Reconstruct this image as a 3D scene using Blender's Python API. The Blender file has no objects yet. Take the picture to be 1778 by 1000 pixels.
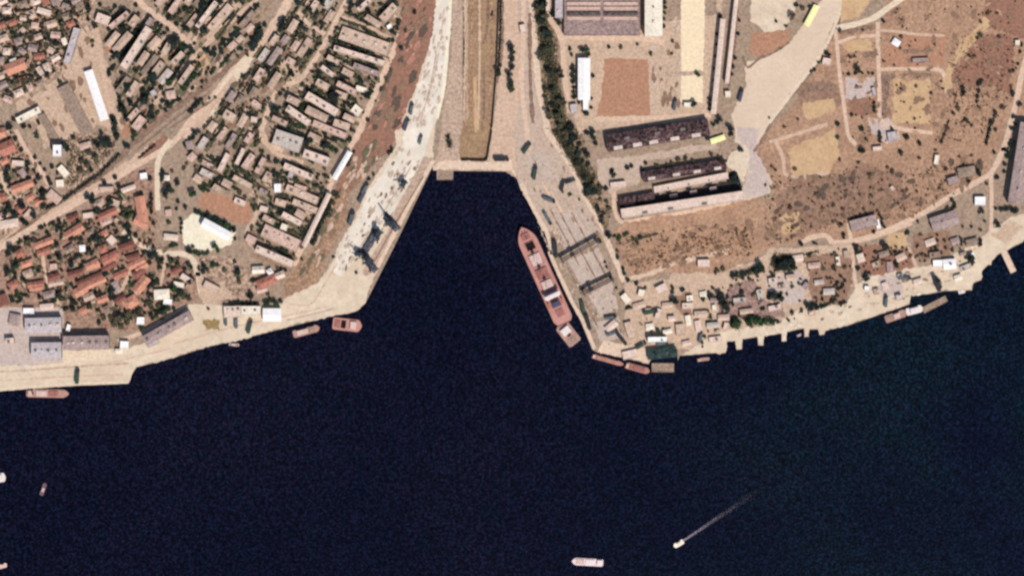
import bpy, math, random
from mathutils import Vector
from mathutils.geometry import tessellate_polygon
R = random.Random(7)
K = 0.65                      # metres per map unit
CAM_H = 4000.0
EXPO = 0.02
FAC = 1.22                    # light on a level surface / albedo
C = bpy.context.scene.collection
D = bpy.data

# ------------------------------------------------------------------ map sheets
SHEETS = {'S': (0, 0, 1.0), 'T1': (0, 0, 3.847), 'T2': (0, 220, 3.847), 'T3': (0, 400, 3.124), 'T4': (330, 0, 3.847),
          'T5': (330, 220, 3.847), 'R1': (860, 0, 3.847), 'R2': (860, 180, 3.847), 'R3': (860, 380, 3.571),
          'R4': (1328, 0, 3.847), 'R5': (1328, 200, 3.847), 'R6': (1200, 380, 3.076),
          'a3': (600, 0, 4.347), 'a4': (900, 0, 4.347), 'a5': (1200, 0, 4.347), 'b3': (600, 220, 4.347),
          'b4': (900, 220, 4.347), 'b5': (1200, 220, 4.347), 'c1': (0, 440, 3.571), 'c2': (300, 420, 4.347),
          'c3': (600, 420, 4.347), 'c4': (880, 390, 3.571), 'c5': (1180, 420, 4.347), 'c6': (1478, 420, 4.347)}

def nums(s):
    return [float(v) for v in s.replace(',', ' ').split()] if isinstance(s, str) else list(s)

def src(t, x, y):
    ox, oy, k = SHEETS[t]
    return ox + x / k, oy + y / k

def world(x, y):
    return (x - 889.0) * K, (500.0 - y) * K

def P(t, s):
    v = nums(s)
    return [world(*src(t, v[i], v[i + 1])) for i in range(0, len(v) - 1, 2)]

def wlen(t, v):
    return v / SHEETS[t][2] * K

# ------------------------------------------------------------------ materials
def lin(c):
    return tuple(((v / 255) / 12.92 if v / 255 <= 0.04045 else ((v / 255 + 0.055) / 1.055) ** 2.4) for v in c)

MATS = {}
def mat(name, rgb, var=0.18, fine=3.2, coarse=40.0, wf=1.0, wc=0.7, rough=0.9, tint=None, rand=0.0, lit=True, mid=0.5, spec=0.2):
    """mottled surface: rgb is the look in plain sunlight, tint a second hue it drifts to"""
    if name in MATS:
        return MATS[name]
    m = D.materials.new(name); m.use_nodes = True
    nt = m.node_tree; nd = nt.nodes; lk = nt.links
    b = nd['Principled BSDF']; b.inputs['Roughness'].default_value = rough
    b.inputs['Specular IOR Level'].default_value = spec
    base = [min(0.86, v / (FAC if lit else 1.0)) for v in lin(rgb)]
    t2 = [min(0.86, v / (FAC if lit else 1.0)) for v in lin(tint)] if tint else base
    geo = nd.new('ShaderNodeNewGeometry')
    def noise(size, detail, rgh=0.6):
        n = nd.new('ShaderNodeTexNoise'); n.inputs['Scale'].default_value = 1.0 / size
        n.inputs['Detail'].default_value = detail; n.inputs['Roughness'].default_value = rgh
        lk.new(geo.outputs['Position'], n.inputs['Vector']); return n.outputs['Fac']
    def mth(op, a, bb):
        n = nd.new('ShaderNodeMath'); n.operation = op
        for i, v in enumerate((a, bb)):
            if isinstance(v, (int, float)): n.inputs[i].default_value = v
            else: lk.new(v, n.inputs[i])
        return n.outputs[0]
    f = mth('MULTIPLY', mth('SUBTRACT', noise(fine, 2.5, 0.75), 0.5), 15.0 * wf)
    c = mth('MULTIPLY', mth('SUBTRACT', noise(coarse, 4.0), 0.5), 3.6 * wc)
    s = mth('ADD', f, c)
    if mid:
        s = mth('ADD', s, mth('MULTIPLY', mth('SUBTRACT', noise(9.0, 2.5), 0.5), 5.5 * mid))
    if rand:
        oi = nd.new('ShaderNodeObjectInfo')
        s = mth('ADD', s, mth('MULTIPLY', mth('SUBTRACT', oi.outputs['Random'], 0.5), 2.0 * rand))
    k = mth('ADD', mth('MULTIPLY', s, var), 1.0)
    k = mth('MAXIMUM', k, 0.12)
    mx = nd.new('ShaderNodeMix'); mx.data_type = 'RGBA'
    mx.inputs[6].default_value = (*base, 1); mx.inputs[7].default_value = (*t2, 1)
    cl = nd.new('ShaderNodeClamp'); lk.new(mth('ADD', mth('MULTIPLY', mth('ADD', c, mth("MULTIPLY", f, 0.2)), 0.8), 0.4), cl.inputs[0])
    lk.new(cl.outputs[0], mx.inputs[0])
    vm = nd.new('ShaderNodeVectorMath'); vm.operation = 'SCALE'
    lk.new(mx.outputs[2], vm.inputs[0]); lk.new(k, vm.inputs['Scale'])
    lk.new(vm.outputs[0], b.inputs['Base Color'])
    MATS[name] = m
    return m

def wall_mat(name, rgb):
    """rendered wall with rows of small windows"""
    m = mat(name, rgb, 0.1)
    nt = m.node_tree; nd = nt.nodes; lk = nt.links
    b = nd['Principled BSDF']; old = b.inputs['Base Color'].links[0].from_socket
    tc = nd.new('ShaderNodeTexCoord'); sp = nd.new('ShaderNodeSeparateXYZ'); lk.new(tc.outputs['Object'], sp.inputs[0])
    ad = nd.new('ShaderNodeMath'); lk.new(sp.outputs[0], ad.inputs[0]); lk.new(sp.outputs[1], ad.inputs[1])
    cb = nd.new('ShaderNodeCombineXYZ'); lk.new(ad.outputs[0], cb.inputs[0]); lk.new(sp.outputs[2], cb.inputs[1])
    br = nd.new('ShaderNodeTexBrick'); br.offset = 0.0; br.inputs['Scale'].default_value = 1.0
    br.inputs['Brick Width'].default_value = 2.8; br.inputs['Row Height'].default_value = 2.9
    br.inputs['Mortar Size'].default_value = 0.75; br.inputs['Mortar Smooth'].default_value = 0.0
    lk.new(cb.outputs[0], br.inputs['Vector'])
    mx = nd.new('ShaderNodeMix'); mx.data_type = 'RGBA'; mx.inputs[6].default_value = (0.03, 0.04, 0.05, 1)
    lk.new(br.outputs['Fac'], mx.inputs[0]); lk.new(old, mx.inputs[7]); lk.new(mx.outputs[2], b.inputs['Base Color'])
    return m

# ------------------------------------------------------------------ mesh helper
class MB:
    def __init__(self): self.v = []; self.f = []
    def quad(self, *p):
        n = len(self.v); self.v += [tuple(q) for q in p]; self.f.append(tuple(range(n, n + len(p))))
    def box(self, x0, y0, z0, x1, y1, z1):
        n = len(self.v)
        self.v += [(x0, y0, z0), (x1, y0, z0), (x1, y1, z0), (x0, y1, z0), (x0, y0, z1), (x1, y0, z1), (x1, y1, z1), (x0, y1, z1)]
        self.f += [tuple(n + i for i in q) for q in ((3, 2, 1, 0), (4, 5, 6, 7), (0, 1, 5, 4), (1, 2, 6, 5), (2, 3, 7, 6), (3, 0, 4, 7))]
        return self
    def bar(self, a, b, w, h=None):
        a = Vector(a); b = Vector(b); d = (b - a).normalized(); h = h or w
        u = d.cross(Vector((0, 0, 1)));
        if u.length < 1e-4: u = Vector((1, 0, 0))
        u.normalize(); v = u.cross(d)
        n = len(self.v)
        for p in (a, b):
            for su, sv in ((-1, -1), (1, -1), (1, 1), (-1, 1)):
                self.v.append(tuple(p + u * (su * w / 2) + v * (sv * h / 2)))
        self.f += [tuple(n + i for i in q) for q in ((0, 1, 2, 3), (7, 6, 5, 4), (0, 4, 5, 1), (1, 5, 6, 2), (2, 6, 7, 3), (3, 7, 4, 0))]
        return self
    def tube(self, a, b, r, seg=8, r2=None):
        a = Vector(a); b = Vector(b); d = (b - a).normalized(); u = d.orthogonal().normalized(); w = d.cross(u)
        n = len(self.v); r2 = r if r2 is None else r2
        for p, rr in ((a, r), (b, r2)):
            for i in range(seg):
                t = 2 * math.pi * i / seg; self.v.append(tuple(p + u * math.cos(t) * rr + w * math.sin(t) * rr))
        for i in range(seg):
            j = (i + 1) % seg; self.f.append((n + i, n + j, n + seg + j, n + seg + i))
        self.f.append(tuple(n + seg + i for i in range(seg))); self.f.append(tuple(n + seg - 1 - i for i in range(seg)))
        return self
    def prism(self, poly, z0, z1):
        """upright prism over a simple polygon"""
        n = len(self.v); k = len(poly)
        self.v += [(x, y, z0) for x, y in poly] + [(x, y, z1) for x, y in poly]
        for i in range(k):
            j = (i + 1) % k; self.f.append((n + i, n + j, n + k + j, n + k + i))
        for t in tessellate_polygon([[Vector((x, y, 0)) for x, y in poly]]):
            self.f.append(tuple(n + k + i for i in t))
            self.f.append(tuple(n + i for i in reversed(t)))
        return self
    def mesh(self, name, m):
        me = D.meshes.new(name); me.from_pydata(self.v, [], self.f)
        import bmesh
        bm = bmesh.new(); bm.from_mesh(me); bmesh.ops.recalc_face_normals(bm, faces=bm.faces); bm.to_mesh(me); bm.free()
        me.materials.append(m); return me
    def build(self, name, m, parent=None):
        o = D.objects.new(name, self.mesh(name, m)); C.objects.link(o)
        if parent: o.parent = parent
        return o

def tag(o, label, cat=None, group=None, kind=None):
    o['label'] = label
    if cat: o['category'] = cat
    if group: o['group'] = group
    if kind: o['kind'] = kind
    return o

def empty(name, loc, rz=0.0):
    o = D.objects.new(name, None); C.objects.link(o)
    o.location = loc; o.rotation_euler = (0, 0, rz); o.empty_display_size = 2
    return o

# ------------------------------------------------------------------ ground sheets
LEVEL = [0]
WAYS = []
def ragged(poly, amp, step=7.0):
    out = []
    ph = [R.random() * 6.28 for _ in range(4)]; dist = 0.0; step = 2.6
    n = len(poly)
    for i in range(n):
        a = Vector(poly[i]); b = Vector(poly[(i + 1) % n]); L = (b - a).length
        k = max(1, int(L / step)); nr = Vector((-(b - a).y, (b - a).x)).normalized()
        for j in range(k):
            q = a.lerp(b, j / k); dist += L / k
            e = amp * (0.9 * math.sin(dist / 17 + ph[0]) + 0.6 * math.sin(dist / 7.3 + ph[1])) * 0.6 + R.uniform(-1, 1) * min(1.7, 0.45 + amp * 0.5)
            q = q + nr * e
            out.append((q.x, q.y))
    return out

def sheet(name, poly, m, label, amp=0.0, kind='structure', step=7.0):
    LEVEL[0] += 1; z = 0.02 + 0.0012 * LEVEL[0]
    if amp: poly = ragged(poly, amp, step)
    vs = [Vector((x, y, 0)) for x, y in poly]
    b = MB(); b.v = [(x, y, z) for x, y in poly]; b.f = [tuple(t) for t in tessellate_polygon([vs])]
    o = b.build(name, m); tag(o, label, kind=kind)
    for p in o.data.polygons:
        if p.normal.z < 0: p.flip()
    return o

def ribbon(name, pts, w, m, label, amp=0.0):
    """road of width w (metres) along a line"""
    v = [Vector(p) for p in pts]
    # a few smooth in-between points
    q = []
    for i in range(len(v) - 1):
        p0 = v[max(0, i - 1)]; p1 = v[i]; p2 = v[i + 1]; p3 = v[min(len(v) - 1, i + 2)]
        NS = max(4, int((p2 - p1).length / 4))
        for j in range(NS):
            t = j / NS
            q.append(0.5 * ((2 * p1) + (p2 - p0) * t + (2 * p0 - 5 * p1 + 4 * p2 - p3) * t * t + (3 * p1 - p0 - 3 * p2 + p3) * t ** 3))
    q.append(v[-1])
    LEVEL[0] += 1; z = 0.02 + 0.0012 * LEVEL[0]
    WAYS.extend((p.x, p.y, w / 2) for p in q)
    b = MB(); L = len(q)
    for i, p in enumerate(q):
        d = (q[min(L - 1, i + 1)] - q[max(0, i - 1)]).normalized(); n = Vector((-d.y, d.x))
        ww = w / 2 * (1 + R.uniform(-amp - .12, amp + .12))
        for s in (1, -1):
            e = p + n * ww * s; b.v.append((e.x, e.y, z))
    for i in range(L - 1):
        b.f.append((2 * i, 2 * i + 1, 2 * i + 3, 2 * i + 2))
    o = b.build(name, m); tag(o, label, kind='structure')
    for p in o.data.polygons:
        if p.normal.z < 0: p.flip()
    return o
# ================================================================== THE GROUND AND THE WATER
M_LAND = mat('town_ground', (172, 145, 125), 0.15, 3.4, 45, 1.0, 0.6, tint=(150, 132, 112), mid=0.9)
M_GARD = mat('garden_ground', (158, 134, 112), 0.2, 4.2, 30, 1.2, 0.6, tint=(186, 152, 134), mid=0.9)
M_QUARTER = mat('red_quarter_ground', (172, 134, 116), 0.2, 4.0, 30, 1.2, 0.5, tint=(146, 122, 102), mid=0.9)
M_YARD = mat('tan_yard', (200, 171, 147), 0.09, 3.4, 40, 1.0, 0.7)
M_QUAY = mat('bright_concrete', (242, 229, 212), 0.06, 4.0, 30, 0.8, 1.0, tint=(206, 194, 178), mid=1.2)
M_APRON = mat('quay_concrete', (196, 170, 151), 0.08, 3.4, 26, 1.0, 0.8, tint=(192, 170, 152), mid=0.5)
M_CREAM = mat('cream_concrete', (228, 208, 183), 0.08, 3.4, 40, 1.0, 0.8, tint=(204, 180, 156), mid=1.1)
M_EDGE = mat('quay_edge', (222, 194, 170), 0.07, 3.4, 30)
M_STRIPE = mat('rail_apron', (188, 160, 140), 0.12, 3.4, 18, 1.0, 0.8)
M_RED = mat('red_soil', (152, 112, 95), 0.11, 3.6, 28, 1.0, 0.7, tint=(150, 108, 88), mid=0.5)
M_BROWN = mat('brown_soil', (152, 120, 98), 0.13, 3.6, 24, 1.0, 0.7, tint=(176, 140, 112), mid=0.5)
M_GRASS = mat('dry_grass', (170, 133, 109), 0.12, 3.6, 26, 0.9, 1.1, tint=(176, 140, 114), mid=0.7)
M_GRASSD = mat('dry_grass_deep', (152, 118, 98), 0.14, 3.6, 22, 0.9, 1.1, tint=(150, 118, 100), mid=0.7)
M_FIELD = mat('straw_field', (208, 174, 134), 0.09, 3.6, 22, 1.0, 0.9, tint=(190, 152, 116), mid=0.9)
M_PLOT = mat('ploughed_plot', (178, 132, 106), 0.08, 3.4, 26, 1.1, 0.6)
M_SLIP = mat('channel_bed', (158, 127, 101), 0.09, 3.4, 22, 1.0, 0.8, tint=(166, 136, 104), mid=0.4)
M_ROAD = mat('dusty_road', (216, 184, 160), 0.07, 3.4, 30)
M_TRACK = mat('pale_track', (206, 174, 150), 0.08, 3.4, 30)
M_ROADC = mat('cream_road', (224, 202, 176), 0.06, 3.4, 30)
M_VERGE = mat('dark_verge', (140, 114, 96), 0.2, 3.4, 20)
M_RAIL = mat('ballast', (140, 112, 96), 0.14, 3.2, 20, 1.2)
M_PLAZA = mat('works_paving', (224, 200, 176), 0.05, 3.4, 44, 1.0, 0.9, tint=(208, 184, 160), mid=.8)
M_GREYP = mat('grey_paving', (198, 178, 168), 0.07, 3.4, 24)
M_YELLOW = mat('yellow_paving', (240, 217, 182), 0.04, 3.4, 26)
M_SCRUBG = mat('scrub_ground', (112, 100, 80), 0.32, 3.6, 18, 1.2, 0.6, tint=(140, 112, 90), mid=0.6)
M_PAD = mat('storage_pad', (194, 173, 159), .07, 3.2, 14, mid=.9)
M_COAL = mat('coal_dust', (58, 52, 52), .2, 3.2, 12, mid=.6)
M_SLOPE = mat('slope_grass', (180, 141, 113), .12, 3.4, 26, 1.1, .6, tint=(170, 130, 104), mid=.6)
M_OLIVE = mat('olive_heap', (152, 128, 86), 0.16, 3.4, 16)
M_MAUVE = mat('cinder_ground', (156, 126, 116), 0.18, 3.4, 20, 1.1, 0.7, mid=0.5)
M_WHITEG = mat('white_ground', (238, 226, 200), 0.06, 3.4, 20, 0.8, 0.8)
M_QWALL = mat('quay_wall', (132, 116, 104), 0.2, 2.0, 12)

# land slab with the sunken channel cut out of it
coast = []
coast += [world(-4500, 800), world(-600, 716)] + P('c1', '0 855 165 836 420 818 800 802 815 745 845 706 1071 648')
coast += P('c2', '250 795 480 742 500 738 850 648 1215 555') + P('c3', '10 543 88 522 150 462 385 0')
coast += P('b3', '655 306 660 332 1248 340 1300 400') + P('b4', '110 640 200 800 240 950') + P('c4', '260 190 385 465 455 590 530 775 556 790 830 850')
coast += P('c4', '880 862 905 770 1056 768 1060 845') + P('c5', '0 860 345 832 358 752 418 748 428 812 472 810 474 735 588 718 592 780 632 778 634 712 768 692 772 752 806 750 808 680 938 652 942 718 976 716 978 662 1045 660 1062 705 1092 700 1100 670 1304 622')
coast += P('c6', '0 622 440 472 450 405 600 392 700 372 912 366 922 312 985 286 985 222 1110 96 1290 6') + [world(1790, 408), world(2400, 150), world(6500, -700), world(6500, -4500), world(-4500, -4500)]
channel = P('a3', '890 -420 1165 -420 1160 0 1150 300 1138 600 1105 1000') + P('b3', '1070 250 1050 262 872 258 862 190') + P('a3', '886 900')
land = MB(); n1 = len(coast); n2 = len(channel)
ZB = -6.0; ZC = -6.5
hole = list(reversed(channel))
land.v = [(x, y, 0) for x, y in coast] + [(x, y, 0) for x, y in hole]
for t in tessellate_polygon([[Vector((x, y, 0)) for x, y in coast], [Vector((x, y, 0)) for x, y in hole]]):
    land.f.append(tuple(t))
o = land.build('ground', M_LAND); tag(o, 'dry tan ground of the town and harbour', kind='structure')
for p in o.data.polygons:
    if p.normal.z < 0: p.flip()
wl = MB()
for ring, zb in ((coast, ZB), (channel, ZC - 0.5)):
    for i in range(len(ring)):
        a = ring[i]; b = ring[(i + 1) % len(ring)]
        wl.quad((a[0], a[1], zb), (b[0], b[1], zb), (b[0], b[1], 0), (a[0], a[1], 0))
tag(wl.build('embankment', M_QWALL), 'concrete face of the quays and of the sunken channel', kind='structure')
LEVEL[0] = 0
cb = MB(); cb.v = [(x, y, ZC) for x, y in channel]; cb.f = [tuple(t) for t in tessellate_polygon([[Vector((x, y, 0)) for x, y in channel]])]
o = cb.build('channel_bed', M_SLIP); tag(o, 'dry straw coloured bed of the sunken channel', kind='structure')
for p in o.data.polygons:
    if p.normal.z < 0: p.flip()

# water
mw = D.materials.new('river_water'); mw.use_nodes = True
nt = mw.node_tree; nd = nt.nodes; lk = nt.links; b = nd['Principled BSDF']
b.inputs['Roughness'].default_value = 0.28; b.inputs['IOR'].default_value = 1.33; b.inputs['Specular IOR Level'].default_value = 0.12
geo = nd.new('ShaderNodeNewGeometry')
def wn(size, det, seed):
    n = nd.new('ShaderNodeTexNoise'); n.noise_dimensions = '4D'; n.inputs['W'].default_value = seed
    n.inputs['Scale'].default_value = 1 / size; n.inputs['Detail'].default_value = det
    lk.new(geo.outputs['Position'], n.inputs['Vector']); return n.outputs['Fac']
def ramp(fac, stops):
    r = nd.new('ShaderNodeValToRGB'); e = r.color_ramp.elements
    while len(e) < len(stops): e.new(0.5)
    for q, (p, c) in zip(e, stops): q.position = p; q.color = (*c, 1)
    lk.new(fac, r.inputs[0]); return r.outputs[0]
def cmix(mode, fac, a, bb):
    x = nd.new('ShaderNodeMix'); x.data_type = 'RGBA'; x.blend_type = mode
    if isinstance(fac, float): x.inputs[0].default_value = fac
    else: lk.new(fac, x.inputs[0])
    lk.new(a, x.inputs[6]); lk.new(bb, x.inputs[7]); return x.outputs[2]
WS = 0.56
def wl_(c): return tuple(v * WS for v in lin(c))
sp = nd.new('ShaderNodeSeparateXYZ'); lk.new(geo.outputs['Position'], sp.inputs[0])
mr = nd.new('ShaderNodeMapRange'); lk.new(sp.outputs[0], mr.inputs[0])
mr.inputs[1].default_value = 0; mr.inputs[2].default_value = 620
body = cmix('MIX', mr.outputs[0], ramp(wn(220, 3, 1.0), [(0.35, wl_((11, 16, 38))), (0.65, wl_((19, 21, 42)))]),
            ramp(wn(200, 3, 2.0), [(0.38, wl_((9, 18, 42))), (0.62, wl_((11, 34, 45)))]))
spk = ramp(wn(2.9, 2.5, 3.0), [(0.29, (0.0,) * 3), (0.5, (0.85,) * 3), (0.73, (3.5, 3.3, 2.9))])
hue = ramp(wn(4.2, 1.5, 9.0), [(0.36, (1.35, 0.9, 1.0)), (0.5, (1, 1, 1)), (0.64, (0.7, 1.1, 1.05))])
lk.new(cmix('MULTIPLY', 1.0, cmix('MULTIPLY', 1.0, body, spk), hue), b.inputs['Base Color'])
bp = nd.new('ShaderNodeBump'); bp.inputs['Strength'].default_value = 0.5; bp.inputs['Distance'].default_value = 0.6
lk.new(wn(4.0, 3.0, 5.0), bp.inputs['Height']); lk.new(bp.outputs[0], b.inputs['Normal'])
ZW = -2.2
wb = MB(); yh = world(0, 287)[1]; xe = world(1900, 0)[0]
wb.quad((-9000, -9000, ZW), (9000, -9000, ZW), (9000, yh, ZW), (-9000, yh, ZW)); wb.quad((xe, yh, ZW), (9000, yh, ZW), (9000, 1500, ZW), (xe, 1500, ZW))
tag(wb.build('water', mw), 'dark navy river water with small chop', kind='structure')

S = sheet
# --- west: gardens, works yard, railway, housing
S('garden_ground', P('T1', '-1500 -900 640 -900 640 0 600 130 510 190 430 400 390 500 270 570 90 690 -20 730 -1500 900'), M_GARD, 'mottled garden ground in the upper left', 3)
S('works_yard', P('T1', '520 190 650 170 690 330 740 560 800 700 830 830 720 840 640 830 600 900 470 960 300 990 250 830 120 760 110 690 280 600 400 500 440 400'), M_YARD, 'tan works yard round the long white shed', 1.5)
S('garden_ground', P('T2', '-800 60 100 10 330 330 400 520 180 690 0 740 -800 1000'), M_GARD, 'garden ground by the large red roof at the left edge', 3)
S('scrub_ground', P('T2', '440 60 760 20 800 120 640 330 480 440 420 420 470 250'), M_GARD, 'dark rough ground beside the white tower block', 3)
S('quarter_ground', P('T2', '-800 860 150 730 420 590 560 560 820 320 1010 250 1060 540 1040 790 1240 870 1330 1000') + P('T3', '1080 250 1100 350 1010 400 780 560 590 540 340 520 340 430 40 440 20 540 -900 700'), M_QUARTER, 'mottled ground of the red roofed quarter', 3)
S('garden_ground', P('T3', '1060 150 1260 130 1340 230 1400 260 1400 330 1340 390 1160 410 1090 330'), M_GARD, 'garden ground by the loop road', 2)
S('railway_strip', P('T2', '-700 1130 0 760 330 560 640 370 850 230 1000 110 1110 60 1140 130 900 290 600 470 200 700 0 830 -700 1200'), M_TRACK, 'pale strip beside the railway', 1.5)
S('bare_plot', P('T2', '1000 120 1100 60 1140 120 1080 200 930 260'), M_RED, 'bare red brown plot by the railway', 2)
S('bare_plot', P('T1', '690 260 760 220 800 300 790 380 700 370'), M_PLOT, 'bare orange plot by the pale apartment block', 2)
S('bare_plot', P('T1', '850 770 1000 740 1100 770 960 860 880 920 800 920'), M_PLOT, 'bare orange plot above the railway', 2)
S('bare_plot', P('T1', '1270 360 1340 340 1400 420 1340 470 1260 480'), M_FIELD, 'straw coloured plot between the tree rows', 2)
S('bare_plot', P('T5', '90 440 300 460 430 520 400 640 300 640 90 560 40 500'), M_PLOT, 'bare orange plot above the hedge of the white hall', 2)
for q, w in (('T1 830 1010 1010 850 1200 700 1420 540 1731 290', 13), ('T1 850 985 1040 840 1300 630 1731 250', 3.2)):
    t, v = q.split(' ', 1); ribbon('railway_track', P(t, v), w * 0.5, M_RAIL, 'brown railway line running past the apartment rows', 0.25)
ribbon('railway_track', P('T2', '-400 1060 0 800 340 540 660 340 800 215 880 120'), 5, M_RAIL, 'brown railway line in the left town', 0.3)
ribbon('road', P('T2', '-500 1100 0 805 200 690 420 565 600 460 860 290 1140 120') + P('T1', '1290 790 1500 610 1640 460'), 6.5, M_ROAD, 'pale road along the railway')
ribbon('road', P('T4', '-30 930 160 650 330 430 480 280 600 110 680 -40'), 9.5, M_ROAD, 'wide pale road between the apartment rows', 0.15)
S('cream_verge', P('T4', '60 830 120 690 250 510 340 400 420 390 400 450 280 600 150 770 80 860'), M_ROADC, 'cream swept stretch of the wide pale road', 1.5)
for v in ('T1 800 1040 1000 880 1160 750 1380 575 1540 450 1760 240', 'T1 900 1010 1100 850 1290 700 1400 620', 'T1 1130 860 1300 750 1450 650', 'T4 -40 640 120 480 300 290 480 100 560 -30', 'T4 -60 560 90 400 260 210 420 40', 'T4 -60 470 40 350 200 160 330 10'):
    t, v = v.split(' ', 1); ribbon('railway_track', P(t, v), 2.6, M_RAIL if t == 'T1' else M_BROWN, 'worn brown track in the railway corridor', 0.35)
ribbon('road', P('T4', '20 880 140 720 300 520'), 7, M_TRACK, 'pale lane beside the wide cream road')
ribbon('road', P('T1', '860 -60 980 60 1120 160 1230 260 1290 320'), 7, M_ROAD, 'pale road crossing the top left')
ribbon('road', P('T1', '1290 300 1330 220 1480 40 1540 -60'), 4.5, M_ROAD, 'pale lane between dark tree rows')
ribbon('road', P('T1', '640 180 670 320 690 470 715 640 750 760 820 860'), 5, M_TRACK, 'tan lane right of the long white shed')
ribbon('road', P('T1', '1030 700 1150 560 1260 420 1420 260 1731 -20'), 5, M_TRACK, 'lane through the upper apartment rows')
ribbon('road', P('T2', '105 20 160 130 240 250 310 360 340 440'), 5, M_ROAD, 'pale lane left of the white tower block')
ribbon('road', P('T2', '0 300 30 390 70 480'), 4, M_ROAD, 'short lane at the left edge')
ribbon('road', P('T2', '1140 90 1060 220 1050 400 1055 560'), 6, M_ROADC, 'pale lane dropping from the railway')
ribbon('road', P('T2', '820 700 960 800 1100 845 1220 850 1290 890 1320 990') + P('T3', '1075 230 1085 320 1110 370 1160 410'), 6, M_ROADC, 'pale loop road round the red quarter')
ribbon('road', P('T3', '900 130 890 210 870 300'), 3.5, M_TRACK, 'short lane off the loop road')
ribbon('road', P('T3', '225 90 240 200 265 300 320 400 340 440'), 3.5, M_ROAD, 'lane through the red roofed quarter')
ribbon('road', P('T3', '720 200 660 320 615 410'), 4, M_TRACK, 'lane between two rows of red roofs')
ribbon('road', P('T3', '640 600 780 550 880 490 1010 405'), 4.5, M_ROAD, 'pale lane behind the slanting warehouse')
ribbon('road', P('T4', '1060 -20 990 110 900 290 800 450 720 540 590 600 500 800 480 930 620 1010'), 5.5, M_ROAD, 'pale street down through the apartment blocks')
ribbon('road', P('T4', '720 80 790 160 900 230'), 4.5, M_ROAD, 'short pale street at the top')
ribbon('road', P('T4', '1440 110 1390 270 1300 490 1230 640 1130 880 1060 1000') + P('T5', '1000 240 950 340 900 500 760 780 690 930'), 7, M_ROAD, 'pale street along the red soil strip')
ribbon('road', P('T4', '1000 110 1160 170 1350 260'), 3.5, M_TRACK, 'lane behind the broad mauve block')
ribbon('road', P('T5', '470 480 440 600 380 700 420 800 560 860 680 930'), 5, M_TRACK, 'lane round the broad pink block')
ribbon('road', P('T5', '480 30 540 150 620 200 760 240'), 5, M_TRACK, 'lane below the pale grey block')
S('yard', P('T4', '520 370 620 380 680 440 760 480 740 540 560 520'), M_YARD, 'small tan yard by the street', 2)
S('yard', P('T1', '1340 240 1480 90 1560 20 1620 20 1460 230 1400 280'), M_YARD, 'tan yard beside the broad tan block', 2)
S('yard', P('T1', '1040 330 1100 230 1140 250 1080 420 1010 470 890 640 880 500'), M_YARD, 'tan court between the tree rows', 2)
S('white_yard', P('T5', '-60 640 30 570 310 700 270 800 110 830 -40 790'), M_WHITEG, 'white yard of the bright hall', 1)
S('forecourt', P('c2', '190 250 290 300 400 330 460 400 450 420 260 480 200 400'), M_YARD, 'tan forecourt below the loop road', 2)
# --- red soil strip and west quay
S('soil_strip', P('T4', '1420 -60 1680 -60 1650 130 1600 330 1560 480 1490 680 1400 900') + P('T5', '1290 200 1200 300 1060 430 1010 620 960 560 960 430 1010 320 1090 170') + P('T4', '1190 800 1290 600 1380 330'), M_RED, 'long strip of bare red soil beside the quay', 2.5)
S('soil_strip', P('T5', '960 430 1070 420 1030 620 960 800 900 930') + P('c2', '1100 320 840 430 840 300 960 120') + P('T5', '720 960 830 800 920 560'), M_BROWN, 'brown soil strip behind the west quay', 2.5)
S('quay', P('a3', '720 -420 815 -420 800 0 775 340 752 600 700 860 670 1000') + P('T5', '1620 200 1600 280 1240 980') + P('c3', '150 460 90 518 10 540') + P('c2', '1210 553 850 645 500 735') + P('c2', '470 745 250 795') + P('c1', '1071 645 845 702 815 742 798 800 420 815 165 833 0 850') + [world(-600, 713), world(-600, 640)] +
  P('c1', '0 690 200 690 380 600 700 590 790 590 960 540') + P('c2', '120 470 380 480 830 470 840 430 1100 310 1220 110') + P('T5', '900 1000 960 880 1020 740 1100 610 1180 420 1280 280 1380 130') + P('a3', '370 1000 500 740 600 460 660 250'), M_CREAM, 'cream concrete quay along the west bank', 1.0)
S('quay', P('a3', '700 0 800 0 780 330 752 600 700 860 640 1000') + P('T5', '1560 200 1500 330 1350 560 1250 720 1120 880 1000 1000') + P('T5', '960 960 1020 760 1110 620 1200 420 1300 300 1400 150') + P('a3', '470 880 560 640 620 420'), M_QUAY, 'white concrete storage strip of the west quay', 1.5)
S('quay_apron', P('T5', '1560 200 1622 205 1600 275 1250 960 1170 1000 1150 960 1240 820 1330 690 1370 560 1440 430'), M_STRIPE, 'brown crane track apron on the west quay', 0.8)
ribbon('quay_edge', P('T5', '1628 225 1590 290 1425 600 1235 972'), 4.2, M_EDGE, 'pale coping of the west quay')
ribbon('quay_edge', P('c1', '-300 868 165 831 420 813 796 797'), 3.4, M_ROADC, 'pale coping of the lower left quay')
ribbon('crane_rail', P('T5', '1560 330 1400 600 1190 970'), 1.6, M_RAIL, 'dark crane rail on the west quay')
ribbon('crane_rail', P('a3', '700 330 640 640 560 940'), 1.2, M_STRIPE, 'worn line down the white quay', 0.3)
ribbon('quay_lane', P('a3', '795 -20 770 340 745 640 690 900'), 3.6, M_WHITEG, 'white lane along the upper quay')
S('quay', P('c1', '195 690 380 680 380 605 690 600 700 660 400 690 200 715'), M_ROADC, 'cream loading apron before the mauve warehouse', 0.6)
S('warehouse_yard', P('c1', '-500 340 130 330 390 340 395 520 390 680 200 690 -500 700'), M_GREYP, 'grey yard of the lower left warehouses', 1)
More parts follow.
